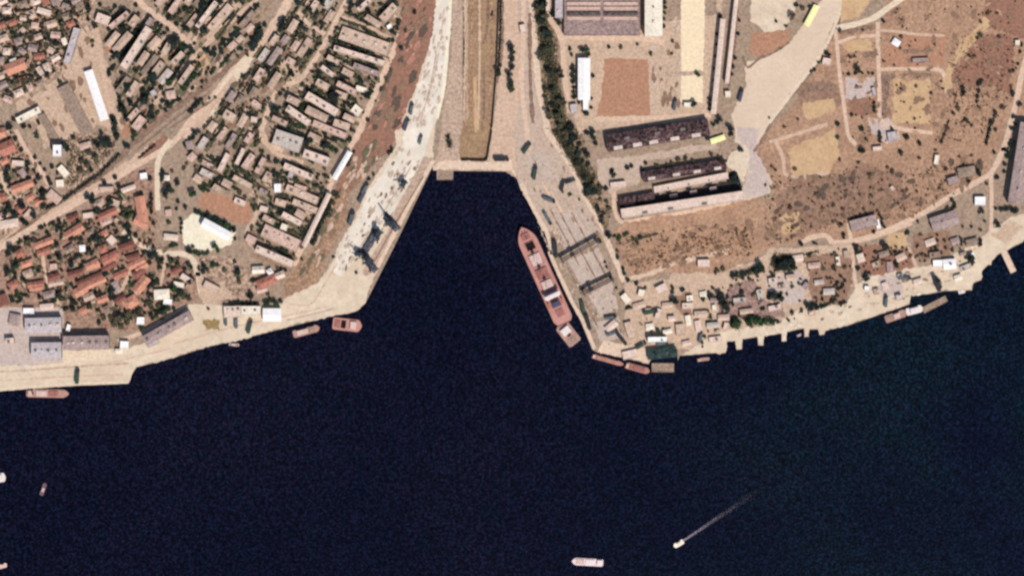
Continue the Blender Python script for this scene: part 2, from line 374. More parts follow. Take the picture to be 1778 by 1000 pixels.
for t, v, w, m in (('c1', '-40 735 200 722 420 705 640 690 800 680', 1.6, M_STRIPE), ('c1', '-40 790 300 770 560 756 770 750', 1.4, M_TRACK), ('c1', '640 690 840 640 1060 590', 1.4, M_TRACK), ('c2', '0 770 250 700 420 650 840 560 1160 490', 1.6, M_TRACK), ('c2', '880 470 1040 470 1140 330 1240 160', 1.6, M_TRACK),
                     ('c2', '860 590 1080 540 1220 500', 1.4, M_STRIPE), ('c5', '360 690 600 650 900 590 1300 560', 1.6, M_TRACK), ('c6', '0 500 200 440 400 330', 1.6, M_TRACK), ('a5', '380 900 560 640 800 380 1010 120', 1.8, M_APRON), ('a5', '480 960 660 680 900 440 1080 140', 1.5, M_APRON), ('a3', '745 60 700 420 620 760', 1.4, M_APRON), ('T5', '1480 260 1300 560 1100 860', 1.4, M_APRON)):
    ribbon('wheel_track', P(t, v), w, m, 'worn wheel track on the pale concrete', .4)
S('sand_heap', P('T3', '1100 492 1188 486 1192 545 1110 545'), M_OLIVE, 'olive brown square of spilled grain on the quay', 2)
# --- centre
S('bank', P('a3', '815 -420 885 -420 880 0 880 900') + P('b3', '855 185 866 266 1072 268') + P('b3', '1300 395 1248 336 662 328 660 300 700 200') + P('a3', '720 960 770 640 800 330'), M_STRIPE, 'brown pink bank left of the sunken channel', 1)
S('bank', P('a3', '1175 -420 1400 -420 1400 0') + P('a4', '20 300 40 700 0 1000') + P('b3', '1290 380 1250 335 1080 330 1078 250') + P('a3', '1112 990 1150 600 1165 300'), M_TRACK, 'pale bank right of the sunken channel', 1)
S('dirt_track', P('a3', '895 0 915 0 905 640 910 960 892 900'), M_YARD, 'worn strip along the channel', 1)
for v, w, m in (('1078 -100 1070 200 1040 330', 3, M_RAIL), ('950 -100 952 300 948 900', 3.2, M_BROWN), ('1010 -100 1012 400 1000 980', 2.4, M_TRACK), ('1105 -60 1100 400 1085 960', 3, M_BROWN), ('975 580 980 800 985 1000', 4, M_FIELD), ('1040 540 1045 760 1030 980', 3, M_VERGE), ('915 -60 916 400 918 900', 2.2, M_STRIPE)):
    o = ribbon('channel_track', P('a3', v), w, m, 'worn lengthwise strip on the bed of the sunken channel', 0.35); o.location.z = ZC
S('quay', P('b3', '660 298 720 258 1075 262 1245 250 1290 380 1250 332 665 326'), M_EDGE, 'pale quay at the head of the basin', 0.8)
# --- east quay
S('quay_apron', P('a4', '-30 -420 115 -420 120 0 150 330 180 720 240 1000') + P('b4', '440 330 500 500 600 680 730 1000') + P('R3', '690 160 800 380 820 480 860 500 1000 440 1000 600 1050 800 960 820 880 880 680 840 600 820 540 640 470 510 260 40') + P('b4', '240 940 110 640 0 430') + P('a4', '-40 1000 20 700'), M_APRON, 'pale concrete apron of the east quay', 1)
ribbon('road', P('a4', '100 -300 100 0 130 400 160 700 215 940') + P('b4', '220 40 340 210 440 380 490 500 600 700 720 980') + P('R3', '760 290 800 390'), 6.5, M_EDGE, 'pale road along the back of the east quay')
ribbon('road', P('a4', '40 -200 40 100 35 350 25 650 60 950') + P('b4', '90 240 190 420 330 650 480 880'), 5, M_ROAD, 'pale lane down the east quay')
ribbon('quay_edge', P('b4', '20 430 125 640 215 800 255 945') + P('c4', '272 190 398 465 468 590 545 770'), 4.4, M_EDGE, 'pale coping of the east quay')
ribbon('crane_rail', P('R3', '300 -60 400 120 480 280'), 1.8, M_STRIPE, 'worn crane rail on the east quay', 0.3)
ribbon('crane_rail', P('R3', '420 -60 470 70 520 170'), 2.4, M_STRIPE, 'brown storage line on the east quay', 0.4)
ribbon('crane_rail', P('R3', '360 -20 420 110 560 400'), 1.8, M_STRIPE, 'worn rail between the gantry cranes', 0.3)
ribbon('railway_track', P('a4', '85 100 90 600 110 930'), 4, M_RAIL, 'brown rail siding east of the channel', 0.35)
ribbon('railway_track', P('R1', '40 -60 45 300 10 560'), 4, M_RAIL, 'brown rail line by the channel wall', 0.35)
for t, v in (('R3', '440 262 640 175 700 330 545 425'), ('R3', '570 470 720 395 765 560 650 610'), ('R2', '190 340 330 330 420 500 300 530'), ('R3', '360 -30 560 -60 620 100 430 190'), ('R3', '600 640 740 620 800 740 650 760')):
    S('paving', P(t, v), M_PAD, 'grey storage pad on the east quay', .8)
for v in ('340 -60 440 130 520 290', '390 -60 480 110 640 400', '470 -40 560 120 700 380', '540 -40 610 90', '600 -30 690 140', '450 300 560 520 640 680', '560 290 660 480', '640 250 740 430'):
    ribbon('crane_rail', P('R3', v), 1.5, M_VERGE if v[0] in '34' else M_STRIPE, 'worn rail strip along the east quay', 0.4)
for v in ('150 340 240 500 330 690', '240 330 330 500 470 760', '60 150 120 260', '330 440 420 600 520 780'):
    ribbon('crane_rail', P('b4', v), 1.4, M_STRIPE, 'worn rail strip on the upper east quay', 0.3)
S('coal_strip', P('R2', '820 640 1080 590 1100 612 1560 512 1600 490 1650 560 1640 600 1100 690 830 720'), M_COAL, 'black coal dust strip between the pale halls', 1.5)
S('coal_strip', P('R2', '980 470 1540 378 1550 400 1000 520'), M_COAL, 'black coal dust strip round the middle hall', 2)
S('scrub_ground', P('a4', '130 -200 195 -200 190 60 280 260 325 640 365 880 480 1000') + P('b4', '500 200 590 330 640 420 640 520 520 500 440 340 250 20') + P('a4', '250 1000 190 700 150 330'), M_SCRUBG, 'dark scrubby strip behind the east quay', 2)
S('scrub_ground', P('R2', '580 490 760 480 760 560 640 610 780 700 740 860 700 780 600 640'), M_SCRUBG, 'dark scrub below the coal sheds', 2)
# --- factory quarter
S('works_yard', P('R1', '430 240 1480 100 1480 -400 1560 -400 1500 200 1440 780 1430 800 700 860 560 900 480 640 440 300'), M_YARD, 'tan yard of the factory', 1)
S('bare_field', P('R1', '725 395 1024 395 1030 776 668 782 715 640'), M_PLOT, 'square red brown field beside the narrow white hall', 1)
S('paving', P('R1', '1245 -400 1405 -400 1400 0 1385 690 1243 690 1240 300'), M_YELLOW, 'long pale yellow paved strip', 0.6)
S('paving', P('R1', '1120 478 1400 478 1400 510 1120 512'), M_STRIPE, 'brown lane crossing the yellow strip', 0.6)
ribbon('road', P('R1', '440 240 660 255 1000 262 1130 290'), 6, M_ROAD, 'pale lane below the large factory hall')
ribbon('road', P('R1', '340 90 440 260 460 500 500 760'), 6, M_ROAD, 'pale lane left of the narrow white hall')
ribbon('road', P('R1', '670 800 1000 790 1440 770'), 5, M_ROAD, 'pale lane above the dark hall')
ribbon('railway_track', P('R1', '1620 -60 1600 300 1560 580'), 2.5, M_RAIL, 'brown siding beside the conveyor', 0.3)
S('dry_field', P('a5', '450 -300 830 -300 800 0 780 120 700 230 560 240 450 160'), M_CREAM, 'cream sandy field at the top', 2)
S('dry_field', P('a5', '450 240 760 230 740 320 520 440 440 420'), M_PLOT, 'brown plot below the sandy field', 2)
S('paving', P('a5', '400 470 520 450 740 330 850 180 990 0 1060 -300 1270 -300 1160 0 1080 170 990 400 860 590 700 780 580 1000') + P('b5', '480 170 545 300 610 430 590 510 400 575 385 470 430 350 440 200 330 120 325 0') + P('a5', '300 860 420 650'), M_PLAZA, 'wide pale works road sweeping down the right', 1.2)
S('paving', P('b5', '335 0 520 10 480 150 540 300 600 430 580 505 410 560 400 470 440 340 440 180 340 100'), M_GREYP, 'grey lower end of the works road', 1.5)
S('paving', P('b5', '280 220 400 140 430 180 430 340 400 440 330 380 260 280'), M_CREAM, 'cream yard beside the dark sheds', 2)
ribbon('verge', P('a5', '1200 -100 1130 130 1040 340 900 560 720 760 590 960') + P('b5', '520 130 470 190'), 4.0, M_VERGE, 'dark verge of the works road', 0.3)
ribbon('verge', P('a5', '390 430 430 510 520 440 620 400 740 320'), 3.0, M_VERGE, 'dark worn line at the edge of the works road', 0.35)
ribbon('road', P('a5', '1150 10 1060 260 950 460 780 680 590 930'), 3.6, M_ROADC, 'pale edge of the works road')
S('yard', P('R2', '680 380 900 350 1480 260 1500 300 1200 350 1000 380 960 540 760 600 690 500'), M_APRON, 'pale yard between the dark sheds', 1.5)
ribbon('road', P('R2', '790 590 800 720 850 790 1000 770 1300 720 1700 640'), 4.5, M_ROAD, 'pale lane round the pale roofed hall')
# --- fields to the east
S('grassland', P('R4', '470 200 760 150 930 -300 2600 -300 2600 900') + P('R5', '1640 0 1560 250 1440 410 960 700 640 840 440 830 280 830') + P('R6', '480 140 380 190 200 280 0 340') + P('R3', '1090 340 840 370') + P('R2', '760 860 850 800 1300 730 1640 660') + P('b5', '620 540 620 430 560 320 500 190') + P('a5', '600 1000 760 780 900 600 1020 400'), M_GRASS, 'wide dry grassland east of the works road', 3)
S('grassland', P('R4', '1380 250 1640 230 1660 470 1640 640 1500 560 1240 560 1290 430'), M_RED, 'red brown dry field near the right edge', 4)
S('grassland', P('R4', '1480 -300 1900 -300 1900 330 1640 240 1520 200 1480 100'), M_RED, 'red brown dry field in the upper right corner', 4)
S('grassland', P('R4', '920 220 1220 240 1200 440 790 440 800 300'), M_PLOT, 'brown field with low earth banks', 3)
S('grassland', P('R4', '240 560 420 530 490 600 500 720 240 740 200 680'), M_GRASSD, 'brown mound beside the works road', 3)
S('grassland', P('R5', '180 430 430 400 640 340 900 400 1000 560 600 690 300 780 60 700 60 560'), M_GRASSD, 'dark brown middle of the grassland', 5)
S('grassland', P('R3', '880 190 1100 110 1400 60 1600 50 1600 200 1300 240 1050 290 850 340 800 260'), M_SLOPE, 'orange brown slope above the field path', 4)
S('straw_field', P('R4', '850 540 1110 540 1112 700 1100 822 860 826'), M_FIELD, 'square straw yellow field', 2)
S('straw_field', P('R5', '150 250 300 160 470 90 490 200 500 280 440 330 430 390 180 405'), M_FIELD, 'slanting straw yellow field by the works road', 2)
S('straw_field', P('R4', '250 690 470 660 480 740 280 800'), M_FIELD, 'small straw patch above the slanting field', 2)
S('straw_field', P('R4', '500 290 700 260 720 340 560 360'), M_FIELD, 'straw patch between two lanes', 2)
S('straw_field', P('R4', '520 -60 720 -40 640 130 500 150'), M_FIELD, 'straw patch below the cream track', 2)
S('straw_field', P('R5', '860 780 950 760 940 870 850 890 800 820'), M_FIELD, 'straw patch by the shore road', 2)
S('straw_field', P('R5', '90 680 220 650 230 760 120 790'), M_FIELD, 'faint straw patch in the grassland', 2)
for v in ('780 500 1120 490 1122 560 1105 520 830 525 815 800 780 800', '920 330 1130 335 1130 355 920 355', '930 395 1110 395 1110 420 960 420', '500 370 740 350 740 380 500 390', '500 190 740 165 740 200 500 230', '230 590 440 560 460 620 400 620 240 620'):
    S('earth_bank', P('R4', v), M_RAIL, 'low dark earth bank', 1.5)
S('paving', P('R4', '540 520 735 520 735 640 600 665 540 660'), M_GREYP, 'grey concrete pad between two lanes', 1)
S('bare_plot', P('R4', '560 675 735 660 740 770 570 780'), M_RED, 'red brown plot below the concrete pad', 2)
S('paving', P('R4', '690 790 820 800 900 860 920 940 800 960 700 880'), M_GREYP, 'grey trodden ground by a cluster of trees', 2)
ribbon('road', P('R4', '470 200 485 330 500 500 525 680 545 830 560 910 610 970'), 4.2, M_ROAD, 'pale pink lane down the fields')
ribbon('road', P('R4', '755 150 758 400 765 620 775 800 900 860 1120 890'), 4.6, M_ROAD, 'pale straight lane down the fields')
ribbon('road', P('R4', '480 290 600 250 745 240'), 3.6, M_ROAD, 'short lane between straw patches')
ribbon('road', P('R4', '770 465 960 462 1160 468 1200 520 1215 620'), 4.2, M_ROAD, 'pale lane above the square straw field')
ribbon('road', P('R4', '480 190 620 160 730 120 830 50 960 -40'), 6.5, M_ROADC, 'cream track at the top right')
ribbon('road', P('R4', '770 205 900 215 1000 230 1200 240'), 3.2, M_TRACK, 'faint lane in the upper right')
ribbon('road', P('R4', '1490 130 1400 240 1280 380 1230 480 1215 600'), 9, M_FIELD, 'broad straw coloured track through the red fields', 0.3)
ribbon('road', P('R4', '30 950 200 900 420 830'), 4, M_TRACK, 'faint lane across the slanting field', 0.2)
ribbon('road', P('R5', '70 170 120 280 160 410 430 385'), 4, M_TRACK, 'path round the slanting straw field', 0.2)
ribbon('road', P('R4', '1780 300 1720 480 1680 680 1600 980') + P('R5', '1590 230 1545 330 1480 410 1260 530 1100 630 950 710 780 785 640 830 560 850'), 6.2, M_ROAD, 'pale road running to the right edge')
ribbon('road', P('R5', '1510 390 1515 600 1510 800 1500 1000'), 4.6, M_ROAD, 'pale lane dropping to the shore')
ribbon('road', P('R3', '830 370 960 340 1080 290 1250 240 1450 200'), 5, M_ROAD, 'worn path over the grassland', 0.3)
ribbon('road', P('R6', '-20 350 140 330 260 290 420 195 560 170 680 155'), 5, M_ROAD, 'pale lane above the shore yards')
ribbon('road', P('R6', '590 130 640 100 720 90 760 125 850 120 960 100 1180 20'), 5.5, M_ROAD, 'pale bending lane by the mauve shed')
ribbon('road', P('R6', '840 20 855 130 865 250 880 360'), 4.5, M_ROAD, 'pale lane down to the cream shore')
ribbon('road', P('R6', '1160 150 1190 220 1210 270'), 3.6, M_TRACK, 'short lane near the straw patch')
# --- south-east shore
S('shore_yard', P('R3', '800 390 1080 380 1100 340 1400 330 1500 290 1607 270') + P('R6', '400 200 420 160 860 130 860 360 600 580 190 600 180 716 60 720') + P('c4', '1056 768 905 768 880 860 830 848 700 800 740 560'), M_YARD, 'tan yards behind the south east shore', 1.5)
S('shore_quay', P('R6', '150 605 460 560 560 490 830 455 880 350 1000 290 1190 262 1300 240 1400 190 1540 110 1690 0 1990 -110') + [world(1790, 405)] + P('c6', '1290 3 1110 92 983 218 983 283 920 308 910 362 700 368 598 388 448 402 436 470 0 620') + P('c5', '1300 618 1100 666 1090 696 1062 700 1045 656 976 658 974 714 942 716 938 648 808 676 806 748 772 750 768 688 634 708 632 776 592 778 588 714 474 731 470 808 430 810 420 744 356 748 345 828 0 856'), M_CREAM, 'cream concrete shore with short finger piers', 0.8)
S('cinder_yard', P('R6', '200 360 330 320 400 430 490 450 500 520 200 530 140 500'), M_MAUVE, 'mauve brown yard behind the finger piers', 2)
S('cinder_yard', P('R6', '600 200 850 180 860 330 820 450 640 460 620 260'), M_GRASSD, 'brown plots left of the shore lane', 2.5)
S('bare_plot', P('R6', '880 150 1000 140 1160 160 1190 260 1000 290 900 300'), M_RED, 'red brown plots by the straw patch', 2.5)
S('bare_plot', P('R6', '1190 90 1380 70 1400 130 1380 200 1240 230 1190 180'), M_GRASSD, 'brown plots above the shore sheds', 2.5)
S('paving', P('R6', '390 320 560 270 610 300 600 430 520 460 410 400'), M_GREYP, 'pale pink open yard among the trees', 1.5)
S('paving', P('R6', '430 200 560 200 560 280 440 290'), M_SCRUBG, 'dark paved yard beside the lane', 1.5)
S('paving', P('R6', '1600 90 1700 0 1770 40 1690 130'), M_YARD, 'tan apron near the right pier', 1)
S('paving', P('R6', '1000 310 1120 290 1140 400 1020 430'), M_GREYP, 'pale yard on the cream shore', 1.5)
S('quay', P('c4', '556 788 600 720 700 740 860 770 880 858 830 846'), M_EDGE, 'pale pink corner of the east quay', 0.8)
S('bare_plot', P('R3', '1100 500 1210 440 1220 600 1150 600'), M_GRASSD, 'brown plot among the shore yards', 2)
# ================================================================== BUILDINGS
ROOFS = {
 'dust': mat('dusty_roof', (192, 164, 145), 0.1, 2.8, 16),
 'white': mat('white_roof', (246, 241, 238), 0.05, 2.5, 20), 'cream': mat('cream_roof', (238, 224, 204), 0.07, 2.5, 18),
 'pale': mat('pale_pink_roof', (222, 197, 181), 0.08, 2.8, 16), 'tan': mat('tan_roof', (204, 176, 156), 0.1, 2.8, 18),
 'pink': mat('pink_roof', (206, 174, 158), 0.1, 2.8, 16), 'mauve': mat('mauve_roof', (166, 144, 138), 0.12, 2.8, 16),
 'lav': mat('lavender_roof', (190, 178, 178), 0.1, 2.8, 14), 'grey': mat('grey_roof', (196, 182, 172), 0.09, 2.8, 18),
 'brown': mat('grey_brown_roof', (154, 132, 116), 0.13, 3.0, 16, mid=0.4), 'dark': mat('sooty_roof', (66, 50, 54), 0.3, 3.4, 16, 1.3, 0.7, tint=(98, 74, 72), mid=0.8),
 'factory': mat('factory_roof', (150, 128, 124), 0.12, 3.0, 30, 1.1, 0.6, tint=(164, 138, 130)), 'slate': mat('dark_slate_roof', (92, 82, 78), 0.25, 3.0, 14),
 'orange': mat('orange_tiles', (202, 142, 118), 0.1, 2.4, 10, rand=0.5), 'red': mat('red_tiles', (176, 116, 99), 0.12, 2.4, 10, rand=0.5),
 'deep': mat('dark_red_tiles', (138, 90, 78), 0.12, 2.4, 10, rand=0.4), 'lime': mat('pale_yellow_sheeting', (255, 250, 178), 0.05, 2.5, 10),
 'teal': mat('dark_teal_sheeting', (46, 62, 60), 0.3, 3.0, 12), 'mint': mat('white_sheeting', (244, 244, 238), 0.06, 2.5, 12)}
WALLS = {'pale': wall_mat('pale_wall', (206, 184, 166)), 'grey': wall_mat('grey_wall', (160, 148, 140)), 'brick': wall_mat('brick_wall', (160, 108, 88)), 'white': wall_mat('white_wall', (226, 220, 212)), 'dark': wall_mat('sooty_wall', (92, 76, 70))}
M_VENT = mat('vent_metal', (120, 112, 108), 0.15, 2.0, 10)
M_CHIM = mat('chimney_brick', (128, 84, 70), 0.15, 2.0, 10)
M_DOOR = mat('dark_door', (74, 66, 62), 0.1, 2.0, 10)
M_PALEV = mat('pale_vent', (218, 198, 186), 0.1, 2.0, 10)
M_LAWN = mat('worn_lawn', (104, 96, 76), .2, 3.2, 12, mid=.6)
M_BAREL = mat('bare_strip', (150, 122, 104), .16, 3.2, 12, mid=.5)
FOOT = []
LAND = []                      # landmarks that trees are described by

def building(t, line, h, kind, roof, wall, name, label, cat, vents=0, group=None, rise=None, land=None, chim=False, doors=1):
    x1, y1, x2, y2, wd = nums(line)
    a = Vector(P(t, (x1, y1))[0]); b = Vector(P(t, (x2, y2))[0]); W = wlen(t, wd); L = (b - a).length
    c = (a + b) / 2; d = b - a; rz = math.atan2(d.y, d.x)
    if L < W: L, W, rz = W, L, rz + math.pi / 2
    if rz > math.pi / 2: rz -= math.pi
    if rz <= -math.pi / 2: rz += math.pi
    root = empty(name, (c.x, c.y, 0), rz); tag(root, label, cat, group)
    FOOT.append((c.x, c.y, L / 2, W / 2, rz))
    if land != '-': LAND.append((c.x, c.y, max(L, W) / 2, land or label))
    l, w = L / 2, W / 2
    if name == 'apartment_block' and L > 14:
        sg = 1 if R.random() < .75 else -1; g = w + R.uniform(1.5, 3.0); wd2 = R.uniform(3, 6); ca, sa = math.cos(rz), math.sin(rz)
        e0, e1 = R.uniform(.7, 1.15), R.uniform(.7, 1.15)
        q4 = [(-l * e0, sg * g), (l * e1, sg * g), (l * e1, sg * (g + wd2)), (-l * e0, sg * (g + wd2))]
        LEV0 = LEVEL[0]; sheet('lawn', [(c.x + x * ca - y * sa, c.y + x * sa + y * ca) for x, y in q4], M_LAWN if R.random() < .6 else M_BAREL, 'worn strip of lawn beside ' + (land or label)[:60], .8)
    rm, wm = ROOFS[roof], WALLS[wall]
    m = MB()
    if kind == 'flat':
        m.box(-l, -w, -0.5, l, w, h); m.build('walls', wm, root)
        q = MB(); e = 0.15; q.box(-l - e, -w - e, h + 0.003, l + e, w + e, h + 0.35)
        ro = q.build('roof', rm, root)
        q = MB(); z0, z1 = h + 0.353, h + 0.9
        q.box(-l - e, -w - e, z0, l + e, -w + 0.25, z1); q.box(-l - e, w - 0.25, z0, l + e, w + e, z1)
        q.box(-l - e, -w + 0.253, z0, -l + 0.25, w - 0.253, z1); q.box(l - 0.25, -w + 0.253, z0, l + e, w - 0.253, z1)
        q.build('parapet', rm, ro)
        top = h + 0.353
    else:
        r = rise if rise is not None else max(0.7, w * (0.55 if chim else 0.22))
        m.box(-l, -w, -0.5, l, w, h)
        if kind == 'gable':
            for s in (-1, 1): m.quad((s * l, -w, h), (s * l, w, h), (s * l, 0, h + r))
        m.build('walls', wm, root)
        e = 0.5; q = MB(); th = 0.25; zl = h - r * e / w + 0.05
        if kind == 'gable':
            for s in (-1, 1):
                A = (-l - e, s * (w + e), zl); B = (l + e, s * (w + e), zl); Cc = (l + e, 0, h + r + 0.05); Dd = (-l - e, 0, h + r + 0.05)
                q.quad(A, B, Cc, Dd)
        else:
            k = min(l * 0.9, w)
            A = (-l - e, -w - e, zl); B = (l + e, -w - e, zl); Cc = (l + e, w + e, zl); Dd = (-l - e, w + e, zl)
            E = (-l + k, 0, h + r + 0.05); F = (l - k, 0, h + r + 0.05)
            q.quad(A, B, F, E); q.quad(Cc, Dd, E, F); q.quad(B, Cc, F); q.quad(Dd, A, E)
        ro = q.build('roof', rm, root)
        sm = ro.modifiers.new('thick', 'SOLIDIFY'); sm.thickness = th; sm.offset = 1
        if chim:
            q = MB(); cx = l * R.uniform(-0.5, 0.5); q.box(cx - .45, w * .3 - .45, h + r * .3, cx + .45, w * .3 + .45, h + r + 1.2); q.build('chimney', M_CHIM, ro)
        top = h + r
    for i in range(vents):
        q = MB(); px = -l + (i + 0.5 + R.uniform(-.25, .25)) * 2 * l / vents; py = w * (R.uniform(-.5, .5) if kind == 'flat' else 0)
        s = R.uniform(0.7, 1.5); q.box(px - s, py - s * .8, top - 0.3, px + s, py + s * .8, top + R.uniform(.9, 1.8))
        q.box(px - s - .2, py - s * .8 - .2, top + 1.803, px + s + .2, py + s * .8 + .2, top + 1.95)
        q.build('roof_vent', M_VENT if R.random() < .6 else M_PALEV, ro)
    for i in range(doors):
        q = MB(); px = -l + (i + 0.5) * 2 * l / doors; dw = min(2.0 if L > 20 else 0.6, l * .4)
        q.box(px - dw, -w - 0.12, 0, px + dw, -w - 0.004, min(h * .8, 2.2 if L < 20 else 4)); q.build('door', M_DOOR, root)
    return root, ro, l, w, h

B = building
# upper left
B('T1', '595 478 703 803 54', 7, 'gable', 'white', 'white', 'shed', 'long bright white shed roof in the middle of the tan works yard', 'shed', 0, rise=.8, land='the long white shed', doors=4)
B('T1', '120 812 272 735 44', 6.5, 'flat', 'cream', 'pale', 'shed', 'cream roofed shed slanting at the left edge of the works yard', 'shed', 2, land='the cream roofed slanting shed')
B('T1', '520 195 450 425 44', 6, 'flat', 'lav', 'grey', 'shed', 'pale lavender strip shed along the gardens, above the works yard', 'shed', 2, land='the lavender strip shed')
B('T1', '425 580 590 895 82', 5, 'gable', 'brown', 'grey', 'shed', 'wide grey brown hall left of the long white shed', 'shed', 0, rise=1.2, land='the wide grey brown hall', doors=3)
B('T1', '280 770 400 985 42', 5, 'gable', 'brown', 'grey', 'shed', 'narrow grey brown shed below the cream roofed slanting shed', 'shed', 0, rise=.9, land='the narrow grey brown shed')
B('T1', '48 475 172 425 72', 6, 'gable', 'orange', 'brick', 'house', 'large orange roofed house alone in the upper left gardens', 'house', chim=True, land='the large orange roofed house')
B('T1', '832 458 1003 195 50', 13, 'flat', 'pale', 'pale', 'apartment_block', 'pale pink apartment block slanting between two dark tree rows', 'apartment block', 4, land='the pale pink slanting block')
B('T1', '742 190 862 92 30', 11, 'flat', 'pink', 'pale', 'apartment_block', 'slim pink block near the top, left of the crossing road', 'apartment block', 2, land='the slim pink block near the top')
B('T1', '650 120 735 150 62', 8, 'flat', 'pale', 'pale', 'apartment_block', 'squat pale block beside dark trees at the top of the works yard', 'apartment block', 1, land='the squat pale block')
B('T1', '1322 188 1450 22 30', 12, 'flat', 'pale', 'pale', 'apartment_block', 'slim pale block between the darkest tree rows at the top', 'apartment block', 3, land='the slim pale block at the top')
B('T1', '1205 565 1290 445 32', 9, 'flat', 'tan', 'pale', 'apartment_block', 'short tan block between two tree rows beside the straw plot', 'apartment block', 1, land='the short tan block')
B('T1', '1115 642 1172 632 50', 5, 'hip', 'pink', 'pale', 'house', 'small pink house beside dark trees above the orange plot', 'house', land='the small pink house')
B('T1', '1405 205 1545 45 58', 4, 'flat', 'tan', 'pale', 'apartment_block', 'broad tan low block right of the darkest tree rows', 'apartment block', 2, land='the broad tan low block')
B('T1', '1533 330 1575 290 36', 5, 'hip', 'pink', 'pale', 'house', 'lowest pink house of the row right of the dark hedgerow', 'house', land='the lowest pink house')
B('T1', '1590 280 1622 250 32', 5, 'hip', 'tan', 'pale', 'house', 'tan house in the row right of the dark hedgerow', 'house', land='the tan row house')
B('T1', '1650 212 1690 172 32', 5, 'gable', 'pink', 'pale', 'house', 'uppermost pink house of the row right of the dark hedgerow', 'house', land='the uppermost pink house')
B('T1', '980 190 1020 130 34', 9, 'flat', 'mauve', 'grey', 'apartment_block', 'small mauve block below the crossing road at the top', 'apartment block', land='the small mauve block')
B('T1', '1020 610 1040 640 34', 6, 'flat', 'lav', 'grey', 'house', 'small lavender roofed house between two dark trees', 'house', land='the small lavender house')
B('T2', '395 128 395 203 54', 17, 'flat', 'white', 'white', 'tower_block', 'tall dazzling white block with a dark shadow beside it', 'apartment block', 1, land='the dazzling white tower')
for i, (v, rf, lb) in enumerate((('22 75 75 75 38', 'pale', 'pale roofed house at the far left, highest in the gardens'), ('255 70 340 95 34', 'pale', 'long pale roofed house near the top of the gardens'), ('140 122 178 126 32', 'tan', 'tan roofed house left of the dark rubble in the gardens'),
        ('215 172 258 178 36', 'pink', 'pink roofed house in the middle of the gardens'), ('345 235 405 240 36', 'pink', 'pink roofed house right of centre in the gardens'), ('325 330 360 350 34', 'pink', 'small pink roofed house left of the lavender shed'),
        ('25 345 70 350 40', 'pale', 'pale roofed house above the large orange roof'), ('75 420 112 405 30', 'cream', 'tiny cream roofed house touching the large orange roof'), ('195 320 250 330 40', 'mauve', 'mauve roofed house in the lower gardens'),
        ('425 260 440 300 26', 'cream', 'tiny cream roofed house by the tip of the lavender shed'), ('255 455 285 500 26', 'pale', 'narrow pale roofed house right of the large orange roof'), ('130 225 165 195 26', 'tan', 'small tan roofed house among trees, upper left'),
        ('130 330 170 360 30', 'mauve', 'mauve roofed house above the large orange roof'), ('420 40 460 55 34', 'mauve', 'mauve roofed house at the top of the gardens'), ('30 655 85 680 34', 'pink', 'pink roofed house below the large orange roof at the left edge'))):
    B('T1', v, 4, 'gable' if i % 3 else 'hip', rf, 'pale', 'house', lb, 'house', chim=(i % 2 == 0), group='pale houses in the upper left gardens')

# middle apartment blocks and sheds
for v, h, rf, lb, ld, nv in (
  ('1008 222 1325 335 88', 4.5, 'tan', 'broad mauve tan hall with a dark line above it', 'the broad mauve tan hall', 5), ('965 325 1300 430 34', 8, 'pale', 'long pale block just below the broad mauve tan hall', 'the long pale block', 4),
  ('1095 440 1262 500 34', 8, 'mauve', 'mauve block near the red soil strip', 'the mauve block', 2), ('782 640 985 760 52', 11, 'pale', 'bright pale block with a dark tree crown at its upper side', 'the bright pale block', 4),
  ('652 725 800 830 44', 11, 'pale', 'pale block left of a long row of dark trees', 'the pale block by the tree row', 3), ('825 825 1045 915 42', 9, 'pink', 'pink block running on from the pale block by the tree row', 'the pink running block', 3),
  ('1285 140 1375 45 56', 9, 'tan', 'short tan block at the top beside the red soil', 'the short tan top block', 2), ('1125 75 1205 5 30', 9, 'pale', 'slim pale block at the top edge', 'the slim pale top block', 2),
  ('880 450 960 510 30', 7, 'pale', 'short pale block between two dark trees', 'the short pale block', 1), ('985 560 1110 625 36', 8, 'pink', 'pink block left of the red soil strip below the dark trees', 'the pink block by the red soil', 2),
  ('1090 720 1140 760 56', 5, 'cream', 'small cream square building beside the red soil strip', 'the small cream square building', 1), ('1110 590 1180 610 34', 5, 'cream', 'tiny cream roof above the round tree by the street', 'the tiny cream roof', 0),
  ('650 400 700 430 40', 6, 'pink', 'small pink flat roof in the middle courtyard', 'the small pink flat roof', 1), ('420 680 470 720 36', 6, 'pink', 'small pink roof right of the wide cream road', 'the small pink roof', 1),
  ('1320 190 1345 175 26', 5, 'white', 'tiny white roof by a dark tree near the red soil', 'the tiny white roof', 0), ('410 800 450 805 36', 5, 'pale', 'small pale roof with dark doorway near the lower street', 'the small pale roof', 0),
  ('230 760 300 800 60', 6, 'tan', 'tan flat roof right of the wide cream road', 'the tan flat roof', 1)):
    B('T4', v, h, 'flat', rf, 'pale', 'apartment_block', lb, 'apartment block', nv, land=ld, group='flat roofed blocks between the railway and the red soil')
